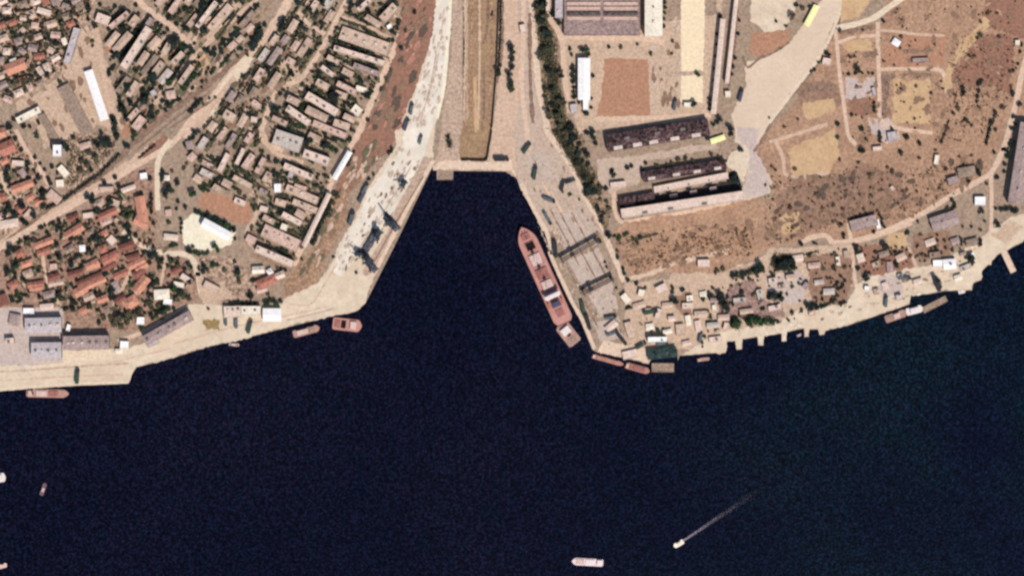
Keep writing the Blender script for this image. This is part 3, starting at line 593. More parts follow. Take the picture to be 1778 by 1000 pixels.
for v, h, rf, lb, ld, nv in (
  ('565 70 745 130 104', 8, 'grey', 'broad pale grey block with a row of dark trees above it', 'the broad pale grey block', 4), ('762 180 930 240 56', 9, 'pale', 'pale block right of the broad pale grey block', 'the pale right block', 3),
  ('632 262 822 345 40', 9, 'pale', 'slim pale block beneath the broad pale grey block', 'the slim pale block beneath', 3), ('588 385 590 442 44', 9, 'white', 'small dazzling white cube in the middle of the blocks', 'the small white cube', 0),
  ('645 410 855 500 52', 6, 'tan', 'tan block right of the small white cube', 'the tan block', 3), ('200 300 258 185 34', 7, 'pale', 'leftmost of the upright pale sheds', 'the leftmost upright pale shed', 1),
  ('312 255 362 150 26', 7, 'pale', 'second from left of the upright pale sheds', 'the second upright pale shed', 1), ('362 280 425 190 44', 7, 'pink', 'widest of the upright pale sheds', 'the widest upright shed', 1),
  ('445 310 500 212 30', 7, 'pink', 'rightmost of the upright pale sheds', 'the rightmost upright shed', 1), ('490 690 725 800 84', 6, 'pink', 'broad pink block in the lower corner of the blocks', 'the broad pink block', 5),
  ('445 815 690 920 46', 11, 'pale', 'long pale block at the lowest corner of the blocks', 'the long lowest block', 5), ('620 585 745 650 36', 7, 'pale', 'pale block above the lower courtyard trees', 'the pale courtyard block', 2),
  ('610 665 650 680 40', 5, 'cream', 'small cream roof in the lower courtyard', 'the small cream roof', 0), ('300 490 372 520 38', 5, 'pale', 'short pale shed on the bare orange plot', 'the short pale shed', 1),
  ('470 545 520 560 36', 5, 'pale', 'small pale roof between dark trees in the lower courtyard', 'the small pale courtyard roof', 0), ('690 500 850 565 40', 6, 'tan', 'tan block above the lower courtyard', 'the second tan block', 2),
  ('380 740 440 770 50', 5, 'pink', 'pink roof right of the bright hall', 'the pink roof by the bright hall', 0), ('660 320 690 330 40', 5, 'lav', 'small lavender roof below the slim pale block', 'the small lavender roof', 0),
  ('700 395 780 420 28', 5, 'pink', 'small pink roof above the tan block', 'the small pink shed roof', 0)):
    B('T5', v, h, 'flat', rf, 'pale', 'apartment_block', lb, 'apartment block', nv, land=ld, group='flat roofed blocks in the lower town')
B('T5', '965 350 1070 172 30', 8, 'gable', 'white', 'white', 'shed', 'long white shed beside dark trees above the soil strip', 'shed', rise=.8, land='the upper white strip shed', doors=3)
B('T5', '765 795 932 452 28', 8, 'gable', 'pale', 'pale', 'shed', 'very long narrow pale shed beside the dark ditch', 'shed', rise=.8, land='the long narrow pale shed', doors=4)
B('T5', '90 640 270 738 58', 9, 'gable', 'white', 'white', 'hall', 'bright white hall under a row of dark green trees', 'hall', rise=1.2, land='the bright white hall', doors=3)

# red roofed quarter
RED = 'tiled houses of the red roofed quarter'
for t, v, h, k, rf, lb in (
  ('T2', '905 620 990 660 60', 5, 'gable', 'orange', 'orange house at the foot of the tall orange hall'), ('T2', '935 470 965 640 62', 7, 'gable', 'orange', 'tall narrow orange hall standing upright beside a pale lane'),
  ('T2', '665 612 780 560 46', 5, 'gable', 'red', 'red house right of the dark garden trees, below the railway road'), ('T2', '445 735 555 665 52', 5, 'gable', 'orange', 'orange house alone above the round dark tree pair'),
  ('T2', '240 800 355 755 40', 5, 'gable', 'orange', 'orange house near the left end of the quarter'), ('T2', '255 850 340 822 36', 5, 'gable', 'red', 'red house just under the left orange house'),
  ('T2', '85 425 225 375 46', 6, 'gable', 'orange', 'long orange house left of the pale lane end'), ('T2', '10 165 100 125 86', 7, 'gable', 'red', 'big red roof at the left edge below the works yard'),
  ('T2', '-20 50 40 40 60', 6, 'gable', 'orange', 'orange roof cut by the left edge'), ('T2', '-30 480 40 470 50', 5, 'gable', 'red', 'red roof cut by the left edge, lower'),
  ('T2', '690 890 790 845 44', 5, 'gable', 'red', 'red house below the tiny white cube'), ('T2', '800 820 900 780 44', 5, 'gable', 'deep', 'dark red house touching the pale loop road'),
  ('T2', '850 885 935 860 38', 5, 'gable', 'deep', 'dark red house in the second row'), ('T2', '860 940 970 890 40', 5, 'gable', 'orange', 'orange house in the second row by the dark garden'),
  ('T2', '580 940 660 900 44', 5, 'gable', 'orange', 'orange house in the middle of the quarter'), ('T2', '690 960 770 910 40', 5, 'gable', 'deep', 'dark red house in the middle of the quarter'),
  ('T2', '680 650 745 620 36', 5, 'hip', 'pink', 'pink house under the red house by the garden trees'), ('T2', '140 930 215 905 40', 5, 'hip', 'orange', 'small orange house left of the garden trees, low left'),
  ('T3', '425 295 555 240 30', 5, 'gable', 'deep', 'long dark red house in the third row'), ('T3', '455 315 575 262 28', 5, 'gable', 'orange', 'long orange house in the third row'),
  ('T3', '410 345 470 310 44', 5, 'gable', 'orange', 'orange house at the low end of the third row'), ('T3', '740 330 800 255 50', 6, 'gable', 'orange', 'large orange house slanting at the right end'),
  ('T3', '680 410 745 370 56', 6, 'hip', 'orange', 'bright orange square house, lowest on the right'), ('T3', '155 300 240 288 30', 5, 'gable', 'red', 'red house beside the lane at the left of the quarter'),
  ('T3', '165 318 235 308 22', 4.5, 'gable', 'orange', 'narrow orange house under the red house by the lane'), ('T3', '265 262 325 245 34', 5, 'gable', 'deep', 'dark red house right of the lane'),
  ('T3', '270 292 345 278 28', 4.5, 'gable', 'pink', 'pinkish house right of the lane'), ('T3', '-10 390 42 370 56', 6, 'gable', 'deep', 'dark red roof at the left edge above the warehouses'),
  ('T3', '375 245 450 225 34', 5, 'gable', 'deep', 'dark red house in the shady middle of the quarter'), ('T3', '490 195 540 180 36', 5, 'gable', 'orange', 'orange house above the long dark red house'),
  ('T3', '620 255 690 225 34', 5, 'gable', 'red', 'red house left of the slanting lane'), ('T3', '730 250 780 210 40', 5, 'hip', 'deep', 'dark red house above the slanting orange house'),
  ('T3', '560 175 625 140 40', 5, 'gable', 'red', 'red house in the top row of the quarter'), ('T3', '740 215 800 180 30', 5, 'gable', 'orange', 'orange house facing the loop road'),
  ('T3', '630 390 680 360 30', 5, 'gable', 'deep', 'dark red house left of the bright orange square house'), ('T3', '240 355 300 340 34', 4.5, 'hip', 'mauve', 'mauve house under the quarter lane'),
  ('c2', '640 330 780 270 66', 6, 'hip', 'red', 'lone red house near the foot of the brown soil strip'), ('c2', '640 370 710 350 40', 5, 'gable', 'pink', 'pink house under the lone red house'),
  ('c2', '605 215 690 210 48', 5, 'gable', 'cream', 'cream house above the lone red house'), ('c2', '720 235 750 215 40', 5, 'hip', 'white', 'small white house above the lone red house'), ('c2', '770 270 840 240 44', 5, 'gable', 'pale', 'pale house right of the lone red house')):
    B(t, v, h, k, rf, 'brick' if rf in ('deep', 'red') else 'pale', 'house', lb, 'house', chim=True, group=RED, land='the ' + lb.split(' house')[0] + ' house' if ' house' in lb else None)
for t, v, rf, lb in (
  ('T2', '85 245 165 250 36', 'pale', 'pale house left of the lane by the white tower'), ('T2', '140 320 170 300 50', 'mauve', 'mauve house among dark trees at the left'), ('T2', '400 270 455 330 44', 'cream', 'cream house below the white tower'),
  ('T2', '380 385 430 380 48', 'cream', 'cream square house at the lane end'), ('T2', '330 440 400 500 52', 'pink', 'pink flat house at the lane end'), ('T2', '0 660 125 640 50', 'pale', 'long pale house at the left edge beside the railway'),
  ('T2', '170 610 215 560 36', 'pink', 'small pink house above the railway at the left'), ('T2', '670 425 760 420 36', 'pink', 'pink house below the railway road'), ('T2', '820 430 905 400 26', 'pale', 'narrow pale house below the railway road'),
  ('T2', '960 312 966 352 46', 'white', 'white square house by the dropping lane'), ('T2', '1118 330 1118 360 30', 'cream', 'tiny cream house right of the dropping lane'), ('T2', '560 600 625 590 36', 'pale', 'pale house at the edge of the railway road'),
  ('T2', '1110 580 1150 575 44', 'pink', 'pink house above the loop road'), ('T2', '535 815 570 812 40', 'white', 'tiny white cube house in the quarter'), ('T2', '340 940 385 935 40', 'pink', 'pink house low in the quarter'),
  ('T2', '730 740 770 780 50', 'pale', 'pale house left of the loop road'), ('T2', '1100 735 1190 745 36', 'pale', 'pale house along the loop road'), ('T2', '740 500 800 520 40', 'tan', 'tan house left of the tall orange hall'),
  ('T2', '540 140 610 120 40', 'pink', 'pink house right of the white tower'), ('T2', '1270 190 1300 220 50', 'pink', 'pink house left of the upright pale sheds'), ('T2', '1250 130 1290 120 50', 'mauve', 'mauve house framed by a dark hedge'),
  ('T3', '985 245 1040 280 30', 'pale', 'pale house by the loop road trees'), ('T3', '945 290 1000 300 26', 'cream', 'narrow cream house among the loop road trees'), ('T3', '840 350 920 345 50', 'cream', 'cream house below the slanting orange house'),
  ('T3', '890 385 935 390 30', 'white', 'tiny white house below the cream house'), ('T3', '745 490 785 492 40', 'white', 'small white house above the slanting warehouse'), ('T3', '130 437 188 437 30', 'white', 'small white shed above the upper warehouse'),
  ('T3', '222 418 292 412 30', 'pale', 'pale shed above the upper warehouse'), ('T3', '365 525 385 530 34', 'white', 'tiny white shed beside the mauve warehouse'), ('T3', '655 620 700 622 40', 'white', 'white shed between the two mauve warehouses'),
  ('T3', '630 655 665 655 22', 'cream', 'tiny cream shed beside the mauve warehouse'), ('T3', '55 480 110 490 60', 'mauve', 'mauve square shed left of the upper warehouse'), ('T3', '620 280 640 330 34', 'mauve', 'mauve house beside the slanting lane'),
  ('T3', '1110 290 1190 330 40', 'tan', 'tan house right of the loop road')):
    B(t, v, 5, 'hip' if R.random() < .5 else 'flat', rf, 'pale', 'house', lb, 'house', group='pale houses of the lower town')

# lower left warehouses
WH = 'port warehouses at the lower left'
B('c1', '165 447 386 442 88', 11, 'gable', 'lav', 'grey', 'warehouse', 'upper pale lavender warehouse with a dark strip of shade above', 'warehouse', 5, WH, rise=1.2, land='the upper lavender warehouse', doors=4)
B('c1', '204 602 386 600 96', 11, 'gable', 'lav', 'grey', 'warehouse', 'lower pale lavender warehouse nearest the quay', 'warehouse', 4, WH, rise=1.2, land='the lower lavender warehouse', doors=4)
B('c1', '402 554 682 550 80', 13, 'gable', 'mauve', 'grey', 'warehouse', 'long mauve warehouse behind a cream loading apron', 'warehouse', 6, WH, rise=1.0, land='the long mauve warehouse', doors=5)
B('c1', '40 545 92 540 36', 7, 'flat', 'pale', 'grey', 'warehouse', 'small pale warehouse at the far left', 'warehouse', 1, WH, land='the small pale warehouse')
B('T3', '790 600 1040 462 54', 12, 'gable', 'mauve', 'grey', 'warehouse', 'mauve warehouse slanting along a pale road', 'warehouse', 5, WH, rise=1.0, land='the slanting warehouse', doors=5)
B('T3', '800 620 860 595 34', 5, 'flat', 'lav', 'grey', 'warehouse', 'lavender annexe at the low end of the slanting warehouse', 'warehouse', 0, WH, land='the lavender annexe')
B('c2', '390 530 520 525 84', 6, 'flat', 'pale', 'pale', 'warehouse', 'pale flat warehouse with dark lorries before it', 'warehouse', 3, WH, land='the pale flat warehouse')
B('c2', '522 518 665 518 66', 8, 'flat', 'cream', 'pale', 'warehouse', 'cream warehouse with a dark green strip above it', 'warehouse', 2, WH, land='the cream warehouse')
B('c2', '685 550 818 550 92', 6, 'gable', 'white', 'white', 'warehouse', 'dazzling white warehouse under green trees', 'warehouse', 0, WH, rise=1.0, land='the dazzling white warehouse', doors=3)

# factory
def monitors(root, ro, spec, m, name):
    for x0, y0, x1, y1, z0, z1 in spec:
        q = MB(); q.box(x0, y0, z0, x1, y1, z1); q.build(name, m, ro)
rt, ro, l, w, h = B('R1', '460 40 962 40 400', 7, 'flat', 'factory', 'grey', 'factory_hall', 'huge mauve grey factory hall roof at the top', 'factory hall', 0, land='the huge factory hall', doors=6)
top = h + 0.353
for yy, hh, m in ((98, 2.2, 'slate'), (30, 1.6, 'pink'), (-20, 2.4, 'slate'), (128, 1.2, 'pink'), (62, 1.4, 'pink')):
    q = MB(); y = (40 - yy) / 3.847 * K
    for x0, x1 in ((-l + 3, -2), (2, l - 2)):
        q = MB(); q.box(x0, y - 1.8, top, x1, y + 1.8, top + hh); q.build('roof_monitor', ROOFS[m], ro)
B('R1', '1054 -160 1054 248 112', 14, 'gable', 'cream', 'white', 'factory_hall', 'tall cream roofed hall along the right side of the huge factory hall', 'factory hall', 3, rise=1.4, land='the tall cream hall', doors=3)
B('R1', '428 -160 424 128 50', 11, 'flat', 'lav', 'grey', 'factory_hall', 'narrow lavender wing on the left side of the huge factory hall', 'factory hall', 2, land='the narrow lavender wing')
B('R1', '592 396 592 670 76', 9, 'gable', 'white', 'white', 'hall', 'narrow white hall left of the square red brown field', 'hall', 0, rise=1.2, land='the narrow white hall', doors=3)
B('R1', '604 672 604 738 34', 6, 'flat', 'white', 'white', 'shed', 'small white annexe on the low end of the narrow white hall', 'shed', land='the small white annexe')
B('R1', '520 700 530 760 46', 5, 'flat', 'lav', 'grey', 'shed', 'small lavender shed left of the white annexe', 'shed', land='the small lavender shed')
B('R1', '355 -40 352 80 26', 6, 'flat', 'pale', 'pale', 'shed', 'narrow pale shed at the top left of the factory', 'shed', land='the narrow pale shed')
B('R1', '180 170 190 225 36', 5, 'flat', 'pale', 'pale', 'shed', 'pale hut on the lane east of the channel', 'shed', land='the pale hut')
B('R1', '1290 720 1290 690 60', 5, 'flat', 'cream', 'pale', 'shed', 'cream hut at the low end of the yellow paved strip', 'shed', land='the cream hut')
B('R1', '1535 635 1570 632 40', 5, 'flat', 'cream', 'pale', 'shed', 'cream hut beside the blue tank wagon', 'shed', land='the cream hut by the works road')
B('a5', '868 195 945 50 38', 5, 'gable', 'lime', 'pale', 'shed', 'dazzling pale yellow shed beside the works road', 'shed', rise=.5, land='the pale yellow shed')
# three long sooty halls
rt, ro, l, w, h = B('R2', '745 268 1420 160 112', 9, 'gable', 'dark', 'dark', 'coal_hall', 'largest sooty dark hall below the square red brown field', 'coal hall', 0, rise=3, land='the largest sooty hall', doors=5)
for x in (-0.8, -0.42, -0.1, 0.32, 0.74):
    q = MB(); q.box(x * l - 5, -w * .75 - 2, h - 0.5, x * l + 5, -w * .75 + 2.2, h + 2.6); q.build('dormer', M_PALEV, ro)
for x in (-0.6, 0.0, 0.5):
    q = MB(); q.box(x * l - 3, w * .2 - 1.5, h + 1.5, x * l + 3, w * .2 + 1.8, h + 3.2); q.build('roof_vent', M_VENT, ro)
rt, ro, l, w, h = B('R2', '985 492 1535 408 64', 8, 'gable', 'dark', 'dark', 'coal_hall', 'middle sooty hall below a strip of brown scrub', 'coal hall', 0, rise=2, land='the middle sooty hall', doors=4)
for x in (-0.8, -0.2, 0.3, 0.8):
    q = MB(); q.box(x * l - 4, -w * .6 - 1.5, h - .3, x * l + 4, -w * .6 + 1.7, h + 1.8); q.build('dormer', M_PALEV, ro)
rt, ro, l, w, h = B('R2', '1060 578 1552 482 44', 5, 'flat', 'pale', 'pale', 'coal_hall', 'slim pale roof under the middle sooty hall', 'coal hall', 0, land='the slim pale roof', doors=4)
rt, ro, l, w, h = B('R2', '840 738 1655 616 62', 13, 'flat', 'pale', 'pale', 'coal_hall', 'longest pale roofed hall, lowest of the coal sheds', 'coal hall', 0, land='the longest pale roofed hall', doors=6)
top = h + .353
for x in (-0.62, -0.2, 0.35):
    q = MB(); q.box(x * l - 3, -w * .5 - 1.3, top, x * l + 3, -w * .5 + 1.3, top + 1); q.build('roof_vent', M_VENT, ro)
rt, ro, l, w, h = B('R2', '830 655 1060 615 44', 6, 'flat', 'dark', 'dark', 'coal_hall', 'small sooty hall at the left end of the longest pale hall', 'coal hall', 0, land='the small sooty hall', doors=3)
B('R2', '770 550 870 540 40', 5, 'flat', 'pale', 'pale', 'shed', 'small pale shed left of the slim pale roof', 'shed', land='the small pale shed left of the coal halls')
B('R2', '1440 255 1530 225 30', 4, 'gable', 'lime', 'pale', 'shed', 'pale yellow shed by green trees at the end of the largest sooty hall', 'shed', rise=.5, land='the pale yellow end shed')
B('R2', '1165 622 1215 612 22', 3, 'flat', 'mauve', 'grey', 'shed', 'third small shed on the coal strip between the pale halls', 'shed', land='-')
B('R2', '1300 596 1345 588 22', 3, 'flat', 'mauve', 'grey', 'shed', 'fourth small shed on the coal strip between the pale halls', 'shed', land='-')
B('R2', '1432 572 1476 564 22', 3, 'flat', 'mauve', 'grey', 'shed', 'rightmost small shed on the coal strip between the pale halls', 'shed', land='-')
B('R2', '860 668 930 655 30', 3, 'flat', 'mauve', 'grey', 'shed', 'leftmost small shed on the coal strip between the pale halls', 'shed', land='-')
B('R2', '990 644 1050 632 26', 3, 'flat', 'mauve', 'grey', 'shed', 'second small shed on the coal strip between the pale halls', 'shed', land='-')
# east
rt, ro, l, w, h = B('R5', '1662 590 1745 60 92', 13, 'gable', 'mauve', 'grey', 'hall', 'tall mauve hall cut by the right edge', 'hall', 4, rise=1.5, land='the tall mauve hall at the right edge', doors=4)
for t, v, h, k, rf, wl, lb, ld in (
  ('R5', '570 745 745 700 74', 6, 'flat', 'mauve', 'grey', 'mauve flat shed at the bend of the pale lane', 'the mauve shed at the bend'), ('R5', '1110 735 1280 680 90', 7, 'gable', 'mauve', 'grey', 'broad mauve shed below the pale road', 'the broad mauve shed'),
  ('R5', '1400 575 1470 575 56', 5, 'flat', 'white', 'white', 'bright white square shed near the right edge', 'the bright white square shed'), ('R5', '745 700 762 760 26', 4, 'flat', 'white', 'white', 'tiny white hut right of the mauve shed at the bend', 'the tiny white hut'),
  ('R5', '1290 390 1400 370 60', 4, 'hip', 'brown', 'grey', 'dark brown roof framed by dark trees', 'the dark brown framed roof'), ('R5', '1220 450 1290 430 50', 5, 'flat', 'mauve', 'grey', 'small mauve roof beside the pale road', 'the small mauve roof'),
  ('R5', '820 150 875 140 60', 4, 'flat', 'lav', 'grey', 'small lavender roof in the tree cluster', 'the lavender roof in the cluster'), ('R5', '720 230 780 225 30', 4, 'flat', 'pale', 'pale', 'tiny pale roof under the tree cluster', 'the tiny pale roof under the cluster'),
  ('R5', '1140 330 1150 270 28', 4, 'flat', 'cream', 'pale', 'tiny cream roof alone on the grassland', 'the lone cream roof'), ('R5', '840 480 860 500 20', 3.5, 'flat', 'pale', 'pale', 'tiny pale hut in the middle of the grassland', 'the tiny pale grassland hut'),
  ('R4', '855 275 895 300 40', 4, 'hip', 'white', 'white', 'small white roofed hut shaded by brown trees', 'the small white field hut'), ('R4', '1670 290 1700 290 32', 4, 'flat', 'cream', 'pale', 'tiny cream hut at the far right', 'the tiny cream hut'),
  ('R4', '720 590 735 640 20', 3.5, 'flat', 'lav', 'grey', 'narrow lavender hut on the concrete pad', 'the hut on the concrete pad'), ('R4', '985 408 1095 402 26', 3.5, 'flat', 'mauve', 'grey', 'long low mauve roof between earth banks', 'the low mauve roof between banks'),
  ('R4', '385 410 440 420 44', 4, 'flat', 'pale', 'pale', 'pale shed beside the works road verge', 'the pale shed by the verge'), ('R6', '1290 240 1340 238 36', 5, 'flat', 'white', 'white', 'left one of the white shore sheds', 'the left white shore shed'),
  ('R6', '1345 245 1410 240 50', 6, 'gable', 'white', 'white', 'largest of the white shore sheds', 'the largest white shore shed'), ('R6', '35 240 98 238 40', 5, 'flat', 'pale', 'pale', 'pale flat shed on the slope above the shore yards', 'the pale slope shed'),
  ('R6', '925 370 950 372 22', 4, 'flat', 'white', 'white', 'tiny white hut on the cream shore', 'the tiny white shore hut'), ('R6', '180 590 190 555 22', 5, 'flat', 'pale', 'pale', 'tall pale hut beside the green trees', 'the tall pale hut'),
  ('R6', '600 370 620 345 26', 4, 'flat', 'mauve', 'grey', 'small mauve hut in the open yard', 'the small mauve hut'), 
  ('R6', '120 460 125 490 20', 4, 'flat', 'cream', 'pale', 'tiny cream hut left of the cinder yard', 'the tiny cream hut by the cinders'),
  ('R3', '945 748 1062 746 30', 9, 'flat', 'mint', 'white', 'dazzling white roof on the east quay point', 'the dazzling white roof on the point'), ('R3', '1000 450 1060 420 50', 5, 'flat', 'pale', 'pale', 'pale shed on the tan yard above the point', 'the pale yard shed'),
  ('R3', '900 480 910 440 36', 5, 'flat', 'cream', 'pale', 'cream shed at the back of the east quay', 'the cream quay shed'), ('R3', '1000 620 1020 560 30', 4, 'flat', 'pale', 'pale', 'narrow pale shed right of the green crates', 'the narrow pale point shed'),
  ('R3', '1120 690 1170 685 70', 4, 'flat', 'tan', 'pale', 'tan square shed right of the dazzling white roof', 'the tan square point shed'), ('R3', '820 640 850 740 46', 4, 'flat', 'tan', 'pale', 'tan narrow shed left of the dazzling white roof', 'the tan narrow point shed'),
  ('R3', '690 690 750 640 40', 4, 'gable', 'pale', 'pale', 'pale shed in the corner of the east quay', 'the pale corner shed'), ('R3', '790 850 880 830 50', 3.5, 'flat', 'pale', 'pale', 'pale low shed at the tip of the east quay', 'the pale tip shed'),
  ('R3', '945 840 1120 822 62', 6, 'gable', 'teal', 'dark', 'dark teal boathouse standing on the shore', 'the dark teal boathouse'), ('R3', '790 470 830 520 40', 5, 'flat', 'cream', 'pale', 'cream hut beside the back road of the east quay', 'the cream hut by the back road')):
    B(t, v, h, k, rf, wl, 'shed', lb, 'shed', 1 if h >= 6 else 0, land=ld, group='sheds of the east bank')

# ------------------------------------------------------------------ the rest of the close packed town
def inside(poly, x, y):
    ins = False; j = len(poly) - 1
    for i in range(len(poly)):
        if (poly[i][1] > y) != (poly[j][1] > y) and x < (poly[j][0] - poly[i][0]) * (y - poly[i][1]) / (poly[j][1] - poly[i][1]) + poly[i][0]: ins = not ins
        j = i
    return ins
def gap(x, y, r):
    """room for something of radius r: distance to the nearest building footprint and road"""
    d = 1e9
    for fx, fy, l, w, a in FOOT:
        dx, dy = x - fx, y - fy
        if abs(dx) > l + w + r + 3 or abs(dy) > l + w + r + 3: continue
        u = abs(dx * math.cos(a) + dy * math.sin(a)) - l; v = abs(-dx * math.sin(a) + dy * math.cos(a)) - w
        d = min(d, max(u, v))
    for wx, wy, hw in WAYS:
        if abs(wx - x) < r + hw + 4 and abs(wy - y) < r + hw + 4: d = min(d, math.hypot(wx - x, wy - y) - hw)
    return d
Z_U = P('T1', '720 60 960 80 1270 330 1731 40 1731 270 1290 620 900 930 800 720 740 480')
Z_T = P('T1', '1000 -20 1731 -20 1731 60 1290 280 1040 60')
Z_M = P('T4', '900 300 1010 60 1400 -10 1400 120 1380 240 1240 600 1050 980 540 980 520 780 760 560')
Z_K = P('T4', '110 770 350 480 520 330 620 130 760 0 1000 -20 880 300 740 510 480 780 470 990 60 990')
Z_L = P('T5', '20 200 480 180 620 220 940 330 870 560 700 900 500 860 400 790 420 600 400 420 60 420')
Z_Q = P('T2', '130 750 420 600 560 580 800 400 900 380 1030 560 1030 760 1220 870 1290 980') + P('T3', '1040 300 1040 380 860 480 640 500 560 480 350 440 250 380 60 400 20 250')
Z_G = P('T1', '0 0 600 0 520 160 430 420 280 560 40 680 0 600')
Z_W = P('T2', '0 40 90 10 330 400 260 560 0 720')
Z_S = P('R6', '60 330 420 220 860 150 860 360 620 560 200 540 60 690')
Z_X = P('R6', '880 140 1180 150 1400 90 1540 120 1280 230 1000 280 900 320')
RECN = ['nearest', 'second nearest', 'third nearest', 'fourth nearest', 'fifth nearest', 'sixth nearest', 'seventh nearest', 'eighth nearest', 'ninth nearest', 'tenth nearest', 'farthest']
LAND0 = list(LAND); more = []
def fill(poly, n, ang, L0, L1, W0, W1, h0, h1, roofs, name, cat, kinds, group, pad=2.0):
    xs = [p[0] for p in poly]; ys = [p[1] for p in poly]; c = g = 0
    while c < n and g < n * 60:
        g += 1; x = R.uniform(min(xs), max(xs)); y = R.uniform(min(ys), max(ys))
        if not inside(poly, x, y): continue
        L = R.uniform(L0, L1); W = R.uniform(W0, W1); a = math.radians(ang + R.gauss(0, 4) + (90 if R.random() < .14 else 0))
        ok = all(gap(x + math.cos(a) * L * f, y + math.sin(a) * L * f, W / 2 + pad) > W / 2 + pad for f in (-.5, -.25, 0, .25, .5))
        if not ok: continue
        c += 1; FOOT.append((x, y, L / 2, W / 2, a)); FOOT_NEW.append(1)
        more.append((x, y, L, W, a, R.uniform(h0, h1), R.choice(roofs), name, cat, R.choice(kinds), group))
FOOT_NEW = []
TOWN = ['tan', 'dust', 'mauve', 'brown', 'grey', 'tan', 'dust', 'pink', 'tan', 'dust']
fill(Z_U, 42, 52, 13, 32, 6, 9, 4, 9, TOWN, 'apartment_block', 'apartment block', ['flat', 'flat', 'gable'], 'blocks of the upper left town')
fill(Z_T, 12, 52, 13, 28, 6, 9, 4, 9, TOWN, 'apartment_block', 'apartment block', ['flat', 'gable'], 'blocks of the upper left town')
fill(Z_M, 44, -27, 13, 34, 5.5, 8.5, 4, 9, TOWN, 'apartment_block', 'apartment block', ['flat', 'flat', 'gable'], 'blocks between the railway and the red soil')
fill(Z_K, 44, 56, 9, 24, 5.5, 8, 3.5, 7, TOWN, 'apartment_block', 'apartment block', ['flat', 'gable'], 'blocks between the railway and the red soil')
fill(Z_L, 32, -27, 9, 26, 5.5, 8, 3.5, 7, TOWN, 'apartment_block', 'apartment block', ['flat', 'gable'], 'blocks of the lower town', 1.5)
fill(Z_Q, 16, 24, 8, 13, 6, 8, 3.5, 5, ['red', 'orange', 'deep', 'mauve', 'dust', 'brown', 'deep', 'brown'], 'house', 'house', ['gable', 'hip'], 'houses of the red roofed quarter', 1.2)
fill(Z_G, 30, 20, 7, 12, 5.5, 7.5, 3.5, 5, ['mauve', 'pink', 'tan', 'brown', 'slate', 'pale', 'red'], 'house', 'house', ['gable', 'hip'], 'houses of the upper left gardens', 1.2)
fill(Z_W, 16, 28, 8, 13, 6, 8, 3.5, 5, ['mauve', 'pink', 'orange', 'brown', 'pale', 'red'], 'house', 'house', ['gable', 'hip'], 'houses at the left edge', 1.2)
fill(Z_S, 18, 8, 6, 15, 4, 7, 3, 5, ['dust', 'tan', 'pale', 'pink', 'grey', 'cream'], 'shed', 'shed', ['gable', 'flat'], 'small sheds of the shore yards', 1.5)
fill(Z_X, 9, 15, 8, 16, 5, 8, 3, 5, ['mauve', 'tan', 'brown', 'pale', 'grey'], 'shed', 'shed', ['gable', 'flat'], 'small sheds of the shore yards', 1.5)
fill(P('R3', '830 420 1100 500 1380 480 1380 800 1080 760 880 640'), 14, 8, 6, 14, 4, 7, 3, 5, ['dust', 'tan', 'pale', 'grey', 'cream', 'mauve'], 'shed', 'shed', ['gable', 'flat'], 'small sheds of the shore yards', 1.5)
fill(P('R6', '1000 310 1290 260 1540 150 1520 310 1200 400 900 480'), 10, 14, 6, 12, 4, 7, 3, 5, ['pale', 'cream', 'white', 'grey', 'dust'], 'shed', 'shed', ['gable', 'flat'], 'small sheds of the shore yards', 1.5)
def side(x, y, l):
    dx, dy = x - l[0], y - l[1]
    if math.hypot(dx, dy) < 2: return 'at'
    return ('right of' if dx > 0 else 'left of') if abs(dx) > abs(dy) else ('above' if dy > 0 else 'below')
RN = {'cream': 'cream', 'white': 'white', 'dust': 'dusty tan', 'tan': 'tan', 'pink': 'pink', 'mauve': 'mauve', 'brown': 'grey brown', 'grey': 'pale grey', 'pale': 'pale pink', 'red': 'red', 'orange': 'orange', 'deep': 'dark red', 'slate': 'slate grey', 'lav': 'lavender'}
tab = {}
for q in more:
    l = min(LAND0, key=lambda p: math.hypot(q[0] - p[0], q[1] - p[1]) - p[2] * .6); ph = l[3] if l[3].startswith('the ') else 'the ' + l[3]
    tab.setdefault((RN[q[6]], q[8], side(q[0], q[1], l), ' '.join(ph.split()[:8])), []).append((math.hypot(q[0] - l[0], q[1] - l[1]), q))
for (rn, cat, sd, ph), ls in tab.items():
    ls.sort(key=lambda e: e[0])
    for i, (_, q) in enumerate(ls):
        x, y, L, W, a, h, rf, name, cat, kind, group = q
        lb = f'{rn} roofed {cat.replace("apartment ", "")} {sd} {ph}'
        if len(ls) > 1: lb = RECN[min(i, 10)] + ' ' + lb
        sx0, sy0 = x - math.cos(a) * L / 2, y - math.sin(a) * L / 2; sx1, sy1 = x + math.cos(a) * L / 2, y + math.sin(a) * L / 2
        v = [sx0 / K + 889, 500 - sy0 / K, sx1 / K + 889, 500 - sy1 / K, W / K]
        B('S', v, h, kind, rf, 'brick' if rf in ('red', 'deep') else 'pale', name, lb, cat, 1 if kind == 'flat' else 0, group, land='-', chim=(name == 'house'))
